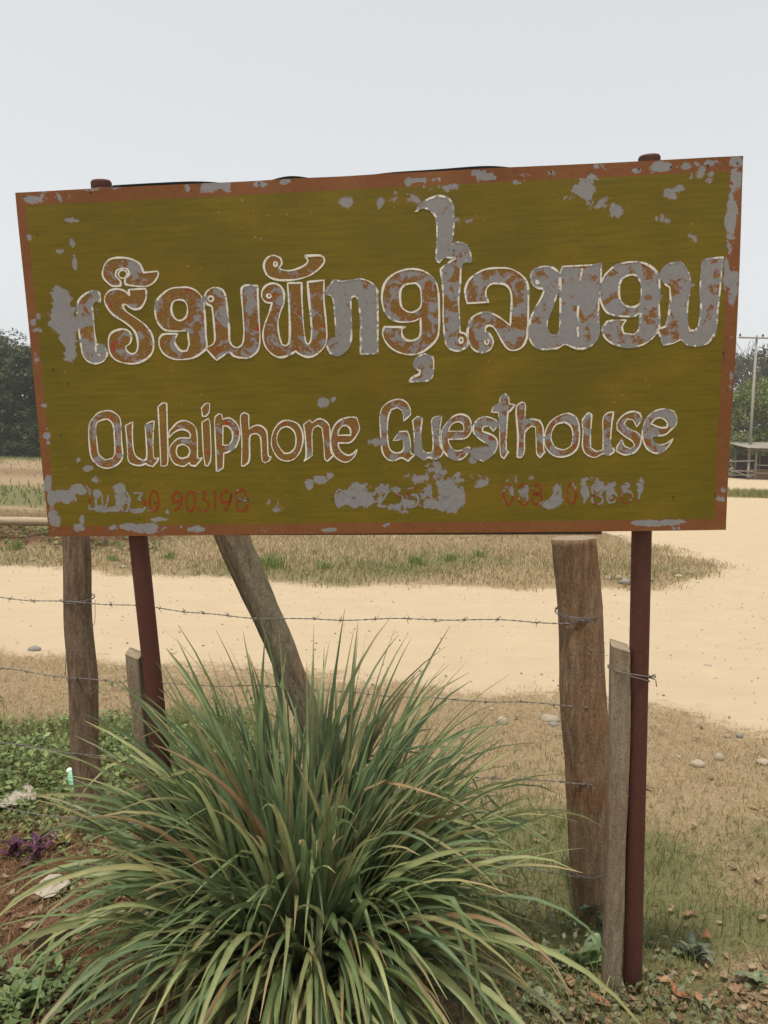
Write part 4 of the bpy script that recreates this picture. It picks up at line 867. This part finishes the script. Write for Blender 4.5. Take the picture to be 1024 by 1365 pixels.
# ------------------------------------------------------------------ stones
M_stone = []
for k, cc in enumerate(((.27, .23, .175), (.20, .185, .165), (.31, .26, .19))):
    M_stone.append(mat_simple('river_stone', cc, .85, .22, 30, .2, .25))
def stone(px, py, wpx, hpx, label, seed, grp):
    p = G(px, py); dist = np.linalg.norm(p - CAM); w = wpx * dist / FPX / 2; h = max(hpx * dist / FPX / 2, .004)
    V, F = [], []; nu_, nv_ = 14, 8
    for j in range(nv_ + 1):
        ph = math.pi * j / nv_ 
        for i in range(nu_):
            a = 2 * math.pi * i / nu_; d = np.array([math.sin(ph) * math.cos(a), math.sin(ph) * math.sin(a), math.cos(ph)])
            r = 1 + .22 * mnoise.noise(Vector(d * 1.3) + Vector((seed * 3.1, 0, 0))) + .06 * mnoise.noise(Vector(d * 4) + Vector((seed, 0, 0)))
            V.append(p + d * r * np.array([w, w * .8, h * 1.05]) + np.array([0, 0, h * .30]))
    for j in range(nv_):
        for i in range(nu_): F.append([j*nu_+i, j*nu_+(i+1) % nu_, (j+1)*nu_+(i+1) % nu_, (j+1)*nu_+i][::-1])
    return tag(mk('stone', V, F, M_stone[seed % 3], smooth=True), label, 'stone', grp)
SG = 'loose stones along the road'
for i, a in enumerate(((670, 966, 15, 14, 'round pale stone left of the flat grey stones'), (733, 960, 27, 9, 'long flat grey stone by the thick post'), (738, 967, 13, 6, 'small stone just below the long flat stone'),
    (930, 1021, 18, 11, 'oval pale stone in the dry grass right of the pipe'), (959, 1011, 13, 10, 'rough pale stone upper right of the oval stone'), (986, 982, 8, 8, 'small grey pebble at the edge of the road'), (1018, 1018, 18, 8, 'grey flat stone cut by the right edge'), (970, 981, 8, 6, 'tiny tan pebble beside the grey pebble'),
    (833, 779, 14, 11, 'big pale stone across the road left of the right pipe'), (825, 773, 12, 8, 'grey stone behind the big pale stone'), (810, 773, 10, 8, 'small tan stone at the left of the roadside trio'), (867, 775, 8, 8, 'pale stone just right of the right pipe across the road'),
    (905, 769, 12, 5, 'flat pale stone right of the pipe at the grass edge'), (920, 764, 10, 4, 'thin light stone farthest right at the grass edge'), (46, 866, 16, 8, 'pale oval stone left of the left post by the road'), (230, 872, 9, 4, 'small flat stone right of the left pipe by the road'), (943, 888, 12, 4, 'grey flat stone embedded in the road'), (800, 915, 10, 4, 'grey chip embedded in the road behind the stake'), (905, 1010, 6, 5, 'tiny pale pebble left of the rough stone'),
    (164, 757, 12, 5, 'pale flat stone between left post and left pipe'), (42, 748, 9, 4, 'small pale stone in the far verge at left'), (655, 945, 7, 5, 'small pebble above the round pale stone'))):
    stone(*a, i + 2, SG)
# uncountable grit on the road and the verge
n = 2600; x = rng.uniform(-5, 6.5, n); y = rng.uniform(3.4, 14, n); k = (sand_mask(x, y) > -.4); x, y = x[k], y[k]; n = len(x)
s = rng.uniform(.002, .0075, n) * rng.choice([1, 1, 1, 1.6], n); z = ground_z(x, y) + .006 + np.clip(sand_mask(x, y) - .06, 0, .5) / .5 * .009
base = np.array([(1, 0, 0), (0, 1, 0), (-1, 0, 0), (0, -1, 0), (0, 0, .7), (0, 0, -.7)]); an = rng.uniform(0, 6.28, n)
V = base[None] * s[:, None, None] * rng.uniform(.6, 1.4, (n, 6, 1)); V = np.stack([V[..., 0] * np.cos(an)[:, None] - V[..., 1] * np.sin(an)[:, None], V[..., 0] * np.sin(an)[:, None] + V[..., 1] * np.cos(an)[:, None], V[..., 2]], -1) + np.stack([x, y, z], 1)[:, None]
o = np.arange(n)[:, None] * 6; F = np.concatenate([o + f for f in ([0, 1, 4], [1, 2, 4], [2, 3, 4], [3, 0, 4], [1, 0, 5], [2, 1, 5], [3, 2, 5], [0, 3, 5])])
u = rng.random((n, 1)); tag(mk('road_grit', V.reshape(-1, 3), F, mat_leafy('grit', 0.0, .9, .1, .2), col=np.repeat(np.array([.40, .33, .25]) * (1 - u) + np.array([.17, .14, .11]) * u, 6, 0)), 'small grit scattered over the sandy road', 'grit', kind='stuff')

# ------------------------------------------------------------------ fallen leaves (each countable) and litter
M_dry = mat_leafy('dry_leaf', .15, .7, .2, .35, 90)
def dryleaf(p, L, az, c, curl, seed):
    V, F, C = [], [], []; nl = 8; d = np.array([math.cos(az), math.sin(az), 0]); s_ = np.array([-math.sin(az), math.cos(az), 0])
    for k in range(nl + 1):
        f = k / nl; w = L * .24 * math.sin(math.pi * min(1, f * .97 + .03)) ** .8; zz = curl * L * (f - .5) ** 2 * 1.6 + .008
        for j, e in ((-1, .35), (0, 0), (1, .35)): V.append(p + d * L * (f - .5) + s_ * w * j + np.array([0, 0, zz + e * w * (.5 + curl)])); C.append(np.array(c) * (.85 if j else 1.1))
    for k in range(nl): F += [[3*k, 3*k+1, 3*k+4, 3*k+3], [3*k+1, 3*k+2, 3*k+5, 3*k+4]]
    return V, F, C
FL = [(905, 1332, .085, 1.9, (.30, .13, .06), 'reddish brown fallen leaf standing out right of the right pipe'), (942, 1255, .06, 1.2, (.34, .16, .08), 'small orange dry leaf at the right in the grass'), (885, 1312, .07, .2, (.36, .22, .12), 'pale tan dry leaf just right of the pipe base'), (940, 1345, .09, 2.6, (.32, .18, .09), 'curled tan leaf at the bottom right'), (915, 1225, .05, .6, (.36, .20, .11), 'little orange leaf above the shaded patch'), (1003, 1080, .05, 2.4, (.38, .22, .13), 'orange dry leaf at the right edge by the road verge'),
      (925, 1105, .05, .9, (.40, .29, .18), 'tan dry leaf in the grass right of the pipe'), (735, 1345, .07, .4, (.34, .16, .07), 'orange leaf at the left foot of the stake'), (800, 1340, .08, 2.2, (.30, .15, .08), 'brown leaf lying against the foot of the stake'), (978, 1330, .06, .3, (.30, .18, .10), 'brown dry leaf right of the curled tan leaf'), (760, 1310, .06, 1.5, (.38, .22, .12), 'tan leaf between the seedling and the stake'), (700, 1300, .06, 2.8, (.33, .19, .10), 'dry leaf under the drooping blades at right'), (80, 1127, .10, .7, (.36, .23, .11), 'yellow brown leaf beside the purple plant'), (30, 1330, .06, 1.0, (.26, .13, .07), 'brown leaf on the red soil at lower left'), (1010, 1180, .05, 1.8, (.36, .24, .14), 'small tan leaf at the right edge in dry grass')]
for i, (px, py, L, az, c, lab) in enumerate(FL):
    V, F, C = dryleaf(G(px, py) + np.array([0, 0, .006]), L, az, c, .5 + .5 * math.sin(i * 2.3), i)
    tag(mk('fallen_leaf', V, np.array(F), M_dry, smooth=True, col=np.array(C)), lab, 'leaf', 'fallen dry leaves')
VV, FF, CC, nb = [], [], [], 0; rl = random.Random(5)
for i in range(650):
    zone = rl.random()
    if zone < .5: p = np.array([rl.gauss(.95, .5), rl.gauss(2.32, .16), 0])
    elif zone < .8: p = np.array([rl.gauss(-1.1, .35), rl.gauss(2.6, .35), 0])
    else: p = np.array([rl.uniform(-3, 3.5), rl.uniform(2, 5), 0])
    if sand_mask(p[0:1], p[1:2])[0] > 0: continue
    p[2] = gzz(p[0], p[1]) + .004; u = rl.random(); V, F, C = dryleaf(p, rl.uniform(.018, .055), rl.uniform(0, 6.28), np.array([.33, .25, .15]) * u + np.array([.15, .088, .05]) * (1 - u), rl.uniform(-.2, 1), i)
    VV += V; FF += [[a + nb for a in f] for f in F]; CC += C; nb += len(V)
tag(mk('leaf_litter', np.array(VV), np.array(FF), M_dry, smooth=True, col=np.array(CC)), 'small dry leaf litter on the ground under the sign', 'litter', kind='stuff')

# ------------------------------------------------------------------ rubbish and small plants at left
t = NT('old_paper'); v = t.coord('Object'); c = t.mix(t.noise(v, 30, 5), (.27, .23, .18), (.37, .33, .28)); t.bump(t.noise(v, 18, 3), .25, .006); M_paper = t.fin(c, .85, .2)
def paper(pix, name, label, lift, seed, thick=.0015):
    # crumpled sheet: outline of ground pixels, buckled upward
    P = np.array([G(*q_) for q_ in pix]); c_ = P.mean(0); V, F = [c_ + np.array([0, 0, lift + .006])], []; n = len(P); R_ = 4
    for r_ in range(1, R_ + 1):
        for k in range(n):
            f = r_ / R_; q_ = c_ + (P[k] - c_) * f; zz = .006 + lift * (1 - f * .55) * (1 + .8 * mnoise.noise(Vector((q_[0] * 14 + seed, q_[1] * 14, 0)))); V.append(np.array([q_[0], q_[1], gzz(q_[0], q_[1]) + max(.004, zz)]))
    for k in range(n): F.append([0, 1 + k, 1 + (k + 1) % n])
    for r_ in range(R_ - 1):
        for k in range(n): a = 1 + r_ * n; F.append([a + k, a + n + k, a + n + (k + 1) % n, a + (k + 1) % n])
    o = mk(name, V, F, M_paper); so_ = o.modifiers.new('thickness', 'SOLIDIFY'); so_.thickness = thick
    return tag(o, label, 'litter')
paper([(-8, 1086), (0, 1072), (12, 1064), (24, 1058), (36, 1050), (44, 1054), (50, 1068), (42, 1078), (28, 1080), (14, 1083)], 'paper_scrap', 'crumpled white paper scrap on the green weeds at left', .045, 1)
paper([(44, 1196), (54, 1180), (66, 1173), (80, 1172), (92, 1178), (94, 1186), (82, 1192), (72, 1200), (60, 1204)], 'cardboard_scrap', 'pale torn cardboard scrap on the red soil', .03, 6)
# green plastic bottle lying beside the left post
t = NT('green_plastic'); M_bottle = t.fin((.19, .40, .27), .35, .4)
pb = G(100, 1062); ax_ = np.array([-.45, .55, .25]); ax_ /= np.linalg.norm(ax_); b0 = pb + np.array([.02, 0, .035])
bt = empty('plastic_bottle', pb, 'pale green plastic bottle with white cap lying beside the left post', 'bottle')
ss = [0, .004, .01, .05, .09, .105, .12, .128, .135]; rs = [.02, .026, .03, .03, .03, .026, .016, .012, .012]
V, F = tube([b0 + ax_ * s_ for s_ in ss], rs, 18); mk('body', V, F, M_bottle, bt, smooth=True)
V, F = tube([b0 + ax_ * s_ for s_ in (.134, .136, .152, .154)], [.013, .0145, .0145, .012], 18); mk('cap', V, F, mat_simple('white_cap', (.75, .73, .68), .5, .1), bt)
# sunken board edging
pa_, pb_ = G(42, 1283), G(150, 1225); V, F = beam(pa_ + np.array([0, 0, .035]), pb_ + np.array([0, 0, .045]), .085, .024, (0, 0, 1)); bo = mk('edging_board', V, F, M_barkB)
bv = bo.modifiers.new('edge', 'BEVEL'); bv.width = .003; tag(bo, 'dark wooden board on edge in the red soil at lower left', 'board')
# purple leaved plant
M_purple = mat_leafy('purple_leaf', .2, .45, .35, .3, 60)
def rosette(name, p, stems, L, w, ca, cb, seed, mat, label, cat, grp=None, up=.7, leafname='leaf'):
    root = empty(name, p, label, cat, grp); r_ = random.Random(seed)
    for i in range(stems):
        az = i * 2.4 + r_.uniform(-.3, .3); ln = L * r_.uniform(.6, 1.1); th = r_.uniform(.25, 1.15); V, F, C = [], [], []; q_ = np.array(p) + np.array([r_.gauss(0, L * .18), r_.gauss(0, L * .18), r_.uniform(0, up) * L * .5]); u = r_.random(); c = np.array(ca) * u + np.array(cb) * (1 - u)
        for k in range(9):
            f = k / 8; d = np.array([math.sin(th + f * .9) * math.cos(az), math.sin(th + f * .9) * math.sin(az), math.cos(th + f * .9)]); s_ = np.array([-math.sin(az), math.cos(az), 0]); nn = np.cross(s_, d)
            ww = w * math.sin(math.pi * min(.98, .08 + f * .9)) ** .7 + .0005
            V += [q_ - s_ * ww + nn * -ww * .3, q_ + nn * ww * .15, q_ + s_ * ww + nn * -ww * .3]; C += [c, c * 1.25, c]; q_ = q_ + d * ln / 8
        for k in range(8): F += [[3*k, 3*k+1, 3*k+4, 3*k+3], [3*k+1, 3*k+2, 3*k+5, 3*k+4]]
        mk(leafname, V, np.array(F), mat, root, smooth=True, col=np.array(C))
    V, F = tube([np.array(p) - [0, 0, .02], np.array(p) + [0, 0, up * L * .5]], [.004, .003], 6); mk('stem', V, F, mat, root, col=np.tile(np.array(cb) * .7, (len(V), 1)))
    return root
rosette('purple_plant', G(48, 1140), 14, .11, .009, (.10, .03, .06), (.05, .016, .035), 3, M_purple, 'small purple leaved plant on the soil right of the frame edge', 'plant', 'purple plants')
rosette('purple_plant', G(14, 1146), 12, .11, .009, (.10, .03, .06), (.05, .016, .035), 9, M_purple, 'purple leaved plant cut by the left edge of the picture', 'plant', 'purple plants')
M_bl = mat_leafy('broad_leaf', .25, .45, .35, .25, 40)
rosette('leafy_seedling', G(790, 1232), 13, .055, .014, (.10, .135, .075), (.14, .18, .10), 11, M_bl, 'grey green leafy seedling at the foot of the thick post', 'seedling', 'broad leaved seedlings', 2.6)
rosette('leafy_seedling', G(772, 1290), 6, .10, .028, (.10, .16, .06), (.15, .21, .10), 12, M_bl, 'seedling with broad pale leaves just left of the grey stake', 'seedling', 'broad leaved seedlings', .5)
rosette('leafy_seedling', G(720, 1345), 9, .06, .018, (.17, .20, .10), (.22, .24, .13), 13, M_bl, 'pale seedling at the bottom edge left of the stake', 'seedling', 'broad leaved seedlings', .6)
rosette('leafy_seedling', G(925, 1275), 26, .07, .012, (.10, .12, .075), (.15, .17, .11), 14, M_bl, 'low grey green spreading plant in the shaded patch right of the pipe', 'seedling', 'broad leaved seedlings', .6)
rosette('leafy_seedling', G(1008, 1315), 16, .06, .012, (.12, .15, .08), (.17, .19, .10), 15, M_bl, 'small green plant at the lower right edge', 'seedling', 'broad leaved seedlings', .6)
rosette('leafy_seedling', G(30, 1345), 10, .09, .024, (.09, .15, .05), (.14, .20, .08), 16, M_bl, 'broad leaved green weed at the bottom left corner', 'seedling', 'broad leaved seedlings', .9)

# ------------------------------------------------------------------ bamboo rail across the road
M_bamboo = mat_simple('old_bamboo', (.30, .235, .15), .6, .3, 14, .35, .2, (.6, 4, 4))
rY = 12.6; ra = at(np.array(-260.0), np.array(690.0), rY + .4); rb = at(np.array(150.0), np.array(697.0), rY)
rail = empty('bamboo_rail', ((ra + rb) / 2 * [1, 1, 0]), 'thick bamboo pole laid as a low rail beyond the road at left', 'rail')
pts, rad = [], []; L = np.linalg.norm(rb - ra); nd = .62; s = 0
while s < L:
    for e, rr_ in ((0, .072), (.02, .081), (.04, .072), (.3, .070)):
        if s + e < L: pts.append(ra + (rb - ra) * (s + e) / L); rad.append(rr_)
    s += nd
V, F = tube(pts, rad, 16); mk('pole', V, F, M_bamboo, rail, smooth=True)
for f in (.15, .97):
    c_ = ra + (rb - ra) * f; V, F = tube([np.array([c_[0], c_[1] + .02, gzz(c_[0], c_[1]) - .2]), c_ + np.array([0, .02, -.07])], [.05, .045], 10); mk('prop', V, F, M_barkB, rail, smooth=True)

# ------------------------------------------------------------------ trees
M_trunk = mat_simple('tree_bark', (.10, .085, .065), .9, .3, 5, .15, .4)
M_tl = {k: mat_leafy(k, .2, .6, .2, .35, .9) for k in ('dense_tree_leaves', 'pale_tree_leaves')}
def tree(name, base, h, w, nclump, nleaf, ls, ca, cb, seed, label, grp, low=.08, mat='dense_tree_leaves', droop=0.0, cr=.2):
    r_ = np.random.default_rng(seed); base = np.asarray(base, float); root = empty(name, base, label, 'tree', grp)
    parts = [tube([base + [0, 0, -.3], base + [.1, 0, h * .2], base + [-.1, .2, h * .45], base + [.1, 0, h * .75]], [h * .028, h * .022, h * .015, h * .006], 10)]
    cen = []
    for k in range(nclump):
        f = r_.uniform(0, 1); zc = low + (1 - low) * (f ** .8) ; prof = math.sin(math.pi * min(1, (.12 + .80 * zc))) ** .55
        az = r_.uniform(0, 2 * math.pi); rr_ = w / 2 * prof * (r_.uniform(.25, 1) ** .35); cen.append(base + np.array([rr_ * math.cos(az), rr_ * math.sin(az), h * (zc * .93)]))
    cen = np.array(cen)
    for k in range(0, min(nclump, 26)):
        p = cen[k]; s0 = base + np.array([0, 0, max(h * .12, (p[2] - base[2]) * .55)]); parts.append(tube([s0, (s0 + p) / 2 + [0, 0, h * .02], p], [h * .010, h * .006, h * .002], 6))
    V, F = join(parts); mk('trunk', V, F, M_trunk, root, smooth=True)
    which = r_.integers(0, nclump, nleaf); rc = w * cr * r_.uniform(.55, 1.2, nclump)
    d = r_.normal(0, 1, (nleaf, 3)); d /= np.linalg.norm(d, axis=1, keepdims=True); d[:, 2] = np.where(d[:, 2] < -.25, -d[:, 2], d[:, 2]); rad_ = r_.uniform(.45, 1, nleaf) ** .5
    P = cen[which] + d * (rc[which] * rad_)[:, None] * [1, 1, .75]; P[:, 2] -= droop * r_.random(nleaf) * h; P[:, 2] = np.maximum(P[:, 2], base[2] + .15)
    u = np.clip(r_.random((nclump, 1))[which] * .6 + r_.random((nleaf, 1)) * .4, 0, 1)
    V, F, c_ = leaves(P, r_.uniform(.6, 1.3, nleaf) * ls, np.array(ca) * (1 - u) + np.array(cb) * u, .7, .6)
    mk('crown', V, F, M_tl[mat], root, col=c_); return root
def B(px, Y): 
    v = at(np.array(float(px)), np.array(600.0), Y); return np.array([v[0], Y, gzz(v[0], Y)])
TG = 'dark trees beyond the field at left'
DK = ((.022, .036, .014), (.095, .122, .045))
tree('broadleaf_tree', B(-40, 84), 12.6, 11, 110, 12000, .46, *DK, 1, 'dark dense tree cut by the left edge beyond the field', TG, .0, cr=.125)
tree('broadleaf_tree', B(22, 88), 12.0, 10, 110, 12000, .46, *DK, 2, 'dark dense tree in the middle of the gap left of the sign', TG, .0, cr=.125)
tree('broadleaf_tree', B(58, 82), 11.2, 8.5, 90, 10000, .46, *DK, 3, 'dark dense tree half hidden by the left edge of the sign', TG, .0, cr=.125)
tree('broadleaf_tree', B(2, 96), 15.0, 9, 60, 7000, .42, *DK, 4, 'taller dark tree crown rising at the far left behind', TG, .1)
for i, (px_, yy, hh) in enumerate(((-30, 80, 2.6), (10, 81, 2.2), (40, 79, 2.8), (70, 80, 2.4))):
    tree('shrub', B(px_, yy), hh, 4.4, 26, 2600, .3, *DK, 30 + i, ('dark shrub under the trees cut by the left edge', 'dark low shrub below the middle trees at left', 'dark shrub under the trees nearest the sign edge', 'dark shrub under the trees behind the left edge of the sign')[i], 'shrubs under the dark trees', 0.0, 'dense_tree_leaves', .12)
PG = 'trees behind the open shed at right'
PL = ((.075, .115, .030), (.22, .26, .085))
tree('pale_tree', B(990, 72), 8.4, 7.5, 55, 9000, .30, *PL, 11, 'pale green feathery tree left of the utility pole', PG, .02, 'pale_tree_leaves', .05)
tree('pale_tree', B(1044, 75), 9.6, 9, 60, 9000, .30, *PL, 12, 'bright green spreading tree behind the shed roof', PG, .05, 'pale_tree_leaves', .03)
tree('pale_tree', B(966, 66), 4.2, 4.5, 30, 4000, .22, (.11, .135, .045), (.20, .22, .09), 13, 'low yellow green bush left of the shed', PG, .0, 'pale_tree_leaves', .1)
tree('broadleaf_tree', B(1000, 118), 17.0, 15, 70, 8000, .6, (.035, .05, .03), (.075, .095, .05), 14, 'tall darker tree crown far behind the pale trees', PG, .1)
tree('broadleaf_tree', B(1065, 112), 17, 14, 60, 7000, .6, (.035, .05, .03), (.075, .095, .05), 15, 'dark tall tree at the right edge far behind the shed', PG, .1)
# bare trees: branching twigs
def bare(base, h, seed, label):
    r_ = random.Random(seed); parts = []
    def grow(p, d, L, r, depth):
        q_ = p + d * L; mid = (p + q_) / 2 + np.array([r_.gauss(0, .04), r_.gauss(0, .04), 0]) * L; parts.append(tube([p, mid, q_], [r, r * .85, r * .7], 5 if depth < 3 else 3, False))
        if depth >= 6: return
        for k in range(3 if depth > 0 else 4):
            dd_ = d + np.array([r_.gauss(0, .5), r_.gauss(0, .5), r_.gauss(.1, .25)]); dd_ /= np.linalg.norm(dd_); grow(q_ if k else mid, dd_, L * r_.uniform(.62, .82), r * .62, depth + 1)
    root = empty('bare_tree', base, label, 'tree', 'leafless trees at right'); grow(np.array(base, float) - [0, 0, .3], np.array([0, 0, 1.0]), h * .3, h * .016, 0)
    V, F = join(parts); mk('branches', V, F, M_trunk, root); return root
bare(B(985, 104), 17.5, 21, 'leafless tree whose twigs show beside the sign corner'); bare(B(1035, 100), 18.5, 23, 'leafless tree with thin twigs at the right picture edge')
# far wood along the horizon (one mass)
n = 42000; x = rng.uniform(-170, 170, n); ysh = 150 + 14 * sfn(x * .05, x * .03, 2); top = 9 + 3.2 * sfn(x * .11, x * .07, 5) + 1.5 * sfn(x * .5, x * .3, 6)
P = np.stack([x, ysh + rng.normal(0, 4, n), -.5 + top * rng.random(n) ** .6], 1); u = rng.random((n, 1))
V, F, c_ = leaves(P, rng.uniform(.7, 1.6, n), np.array([.03, .045, .025]) * (1 - u) + np.array([.07, .09, .045]) * u, .7, .7)
tag(mk('distant_wood', V, F, M_tl['dense_tree_leaves'], col=c_), 'distant belt of dark trees closing the fields', 'woods', kind='stuff')

# ------------------------------------------------------------------ utility pole
M_conc = mat_simple('grey_concrete', (.25, .235, .21), .85, .15, 4, .2)
pY = 63.0; tp = at(np.array(1009.0), np.array(447.0), pY); bp = B(999.5, pY)
up_ = empty('utility_pole', bp, 'slim grey utility pole with a crossarm above the shed', 'utility pole')
V, F = tube([bp - [0, 0, .5], tp], [.125, .085], 12); mk('pole', V, F, M_conc, up_, smooth=True)
V, F = beam(tp + [-1.45, -.12, -.22], tp + [1.45, -.12, -.22], .10, .12); mk('crossarm', V, F, M_conc, up_)
for dx in (-1.35, .42, 1.35):
    c_ = tp + np.array([dx, -.12, -.17]); V, F = tube([c_, c_ + [0, 0, .06], c_ + [0, 0, .10], c_ + [0, 0, .2], c_ + [0, 0, .26]], [.03, .03, .09, .07, .03], 10); mk('insulator', V, F, mat_simple('dark_insulator', (.05, .04, .04), .4, .2), up_, smooth=True)

# ------------------------------------------------------------------ open shed and rail fence on the right
M_shw = mat_simple('grey_shed_timber', (.22, .19, .155), .9, .3, 6, .15, .3); M_tin = mat_simple('old_tin', (.27, .24, .20), .6, .25, 2, .35, 0, (1, 1, 1), .1)
sY = 61.0; s0 = B(992, sY); shed = empty('open_shed', s0, 'open timber shed with corrugated tin roof at the right edge', 'shed')
def up(p, z): return np.array([p[0], p[1], p[2] + z])
ez = at(np.array(1000.0), np.array(597.0), sY)[2] - s0[2]
x0 = s0[0] + .6; W_ = 7.0; D_s = 4.5
for i in range(4):
    for j in range(2):
        px_ = x0 + .5 + i * 1.95; py_ = sY + .3 + j * 3.6; V, F = tube([np.array([px_, py_, s0[2] - .3]), np.array([px_, py_, s0[2] + ez + .35 * j])], [.10, .085], 8); mk('post', V, F, M_shw, shed, smooth=True)
roof = None
cor = 64; V, F = [], []
for i in range(cor * 2 + 1):
    xx = x0 - .4 + W_ * i / (cor * 2) ; zz = .03 * (1 if i % 2 else -1)
    for yy, z0 in ((sY - .5, ez - .02), (sY + D_s, ez + .5)):
        V += [np.array([xx, yy, s0[2] + z0 + zz]), np.array([xx, yy, s0[2] + z0 + zz + .02])]
for i in range(cor * 2):
    a = 4 * i; b = a + 4; F += [[a, b, b + 2, a + 2], [a + 1, a + 3, b + 3, b + 1], [a, a + 1, b + 1, b], [a + 2, b + 2, b + 3, a + 3]]
roof = mk('roof', V, F, M_tin, shed)
V, F = beam((x0 - .3, sY + .28, s0[2] + ez - .14), (x0 + W_ - .5, sY + .28, s0[2] + ez - .14), .12, .10); mk('beam', V, F, M_shw, shed)
for zz in (.55, 1.15):
    V, F = beam((x0 + .3, sY + .18, s0[2] + zz), (x0 + W_ - .6, sY + .16, s0[2] + zz + .1), .09, .05, (0, 0, 1)); mk('rail', V, F, M_shw, shed)
V, F = beam((x0 + .4, sY + 3.95, s0[2] + .95), (x0 + W_ - .6, sY + 3.95, s0[2] + .95), 1.9, .05, (0, 0, 1)); mk('back_wall', V, F, mat_simple('dark_boards', (.06, .045, .035), .9, .3, 3), shed)
V, F = beam((x0 + .8, sY + 1.6, s0[2] + .42), (x0 + W_ - 1.0, sY + 1.6, s0[2] + .42), 1.4, .84); mk('platform', V, F, mat_simple('brown_platform', (.20, .13, .08), .9, .3, 3), shed)
fr = empty('rail_fence', (x0 - 4.5, sY - .6, s0[2]), 'rough timber rail fence beside the shed', 'fence')
for k in range(4):
    xx = x0 - 6.2 + k * 1.9; V, F = tube([np.array([xx, sY - .6, s0[2] - .3]), np.array([xx + .05, sY - .6, s0[2] + 1.35])], [.085, .07], 8); mk('post', V, F, M_shw, fr, smooth=True)
for zz, tl in ((.35, .05), (.75, -.05), (1.15, .35)):
    V, F = beam((x0 - 6.4, sY - .69, s0[2] + zz), (x0 - .1, sY - .69, s0[2] + zz + tl), .09, .05, (0, 0, 1)); mk('rail', V, F, M_shw, fr)
V, F = beam((x0 - 3.4, sY - .78, s0[2] + 1.3), (x0 - .3, sY - .76, s0[2] + .25), .08, .05, (0, 0, 1)); mk('brace', V, F, M_shw, fr)

# ------------------------------------------------------------------ haze
t = NT('thin_haze'); t.t.nodes.remove(t.b); pv = t.n('ShaderNodeVolumePrincipled'); pv.inputs['Color'].default_value = (.93, .95, .97, 1); pv.inputs['Density'].default_value = .0006; pv.inputs['Anisotropy'].default_value = .2
t.l(pv.outputs[0], t.out.inputs['Volume'])
x1, x2, y1, y2, z1, z2 = -1000, 1000, -150, 1700, -6, 30
V = [(x1, y1, z1), (x2, y1, z1), (x2, y2, z1), (x1, y2, z1), (x1, y1, z2), (x2, y1, z2), (x2, y2, z2), (x1, y2, z2)]
tag(mk('haze', V, [[3, 2, 1, 0], [4, 5, 6, 7], [0, 1, 5, 4], [1, 2, 6, 5], [2, 3, 7, 6], [3, 0, 4, 7]], t.m), 'thin pale dry season haze over the fields', 'haze', kind='stuff')
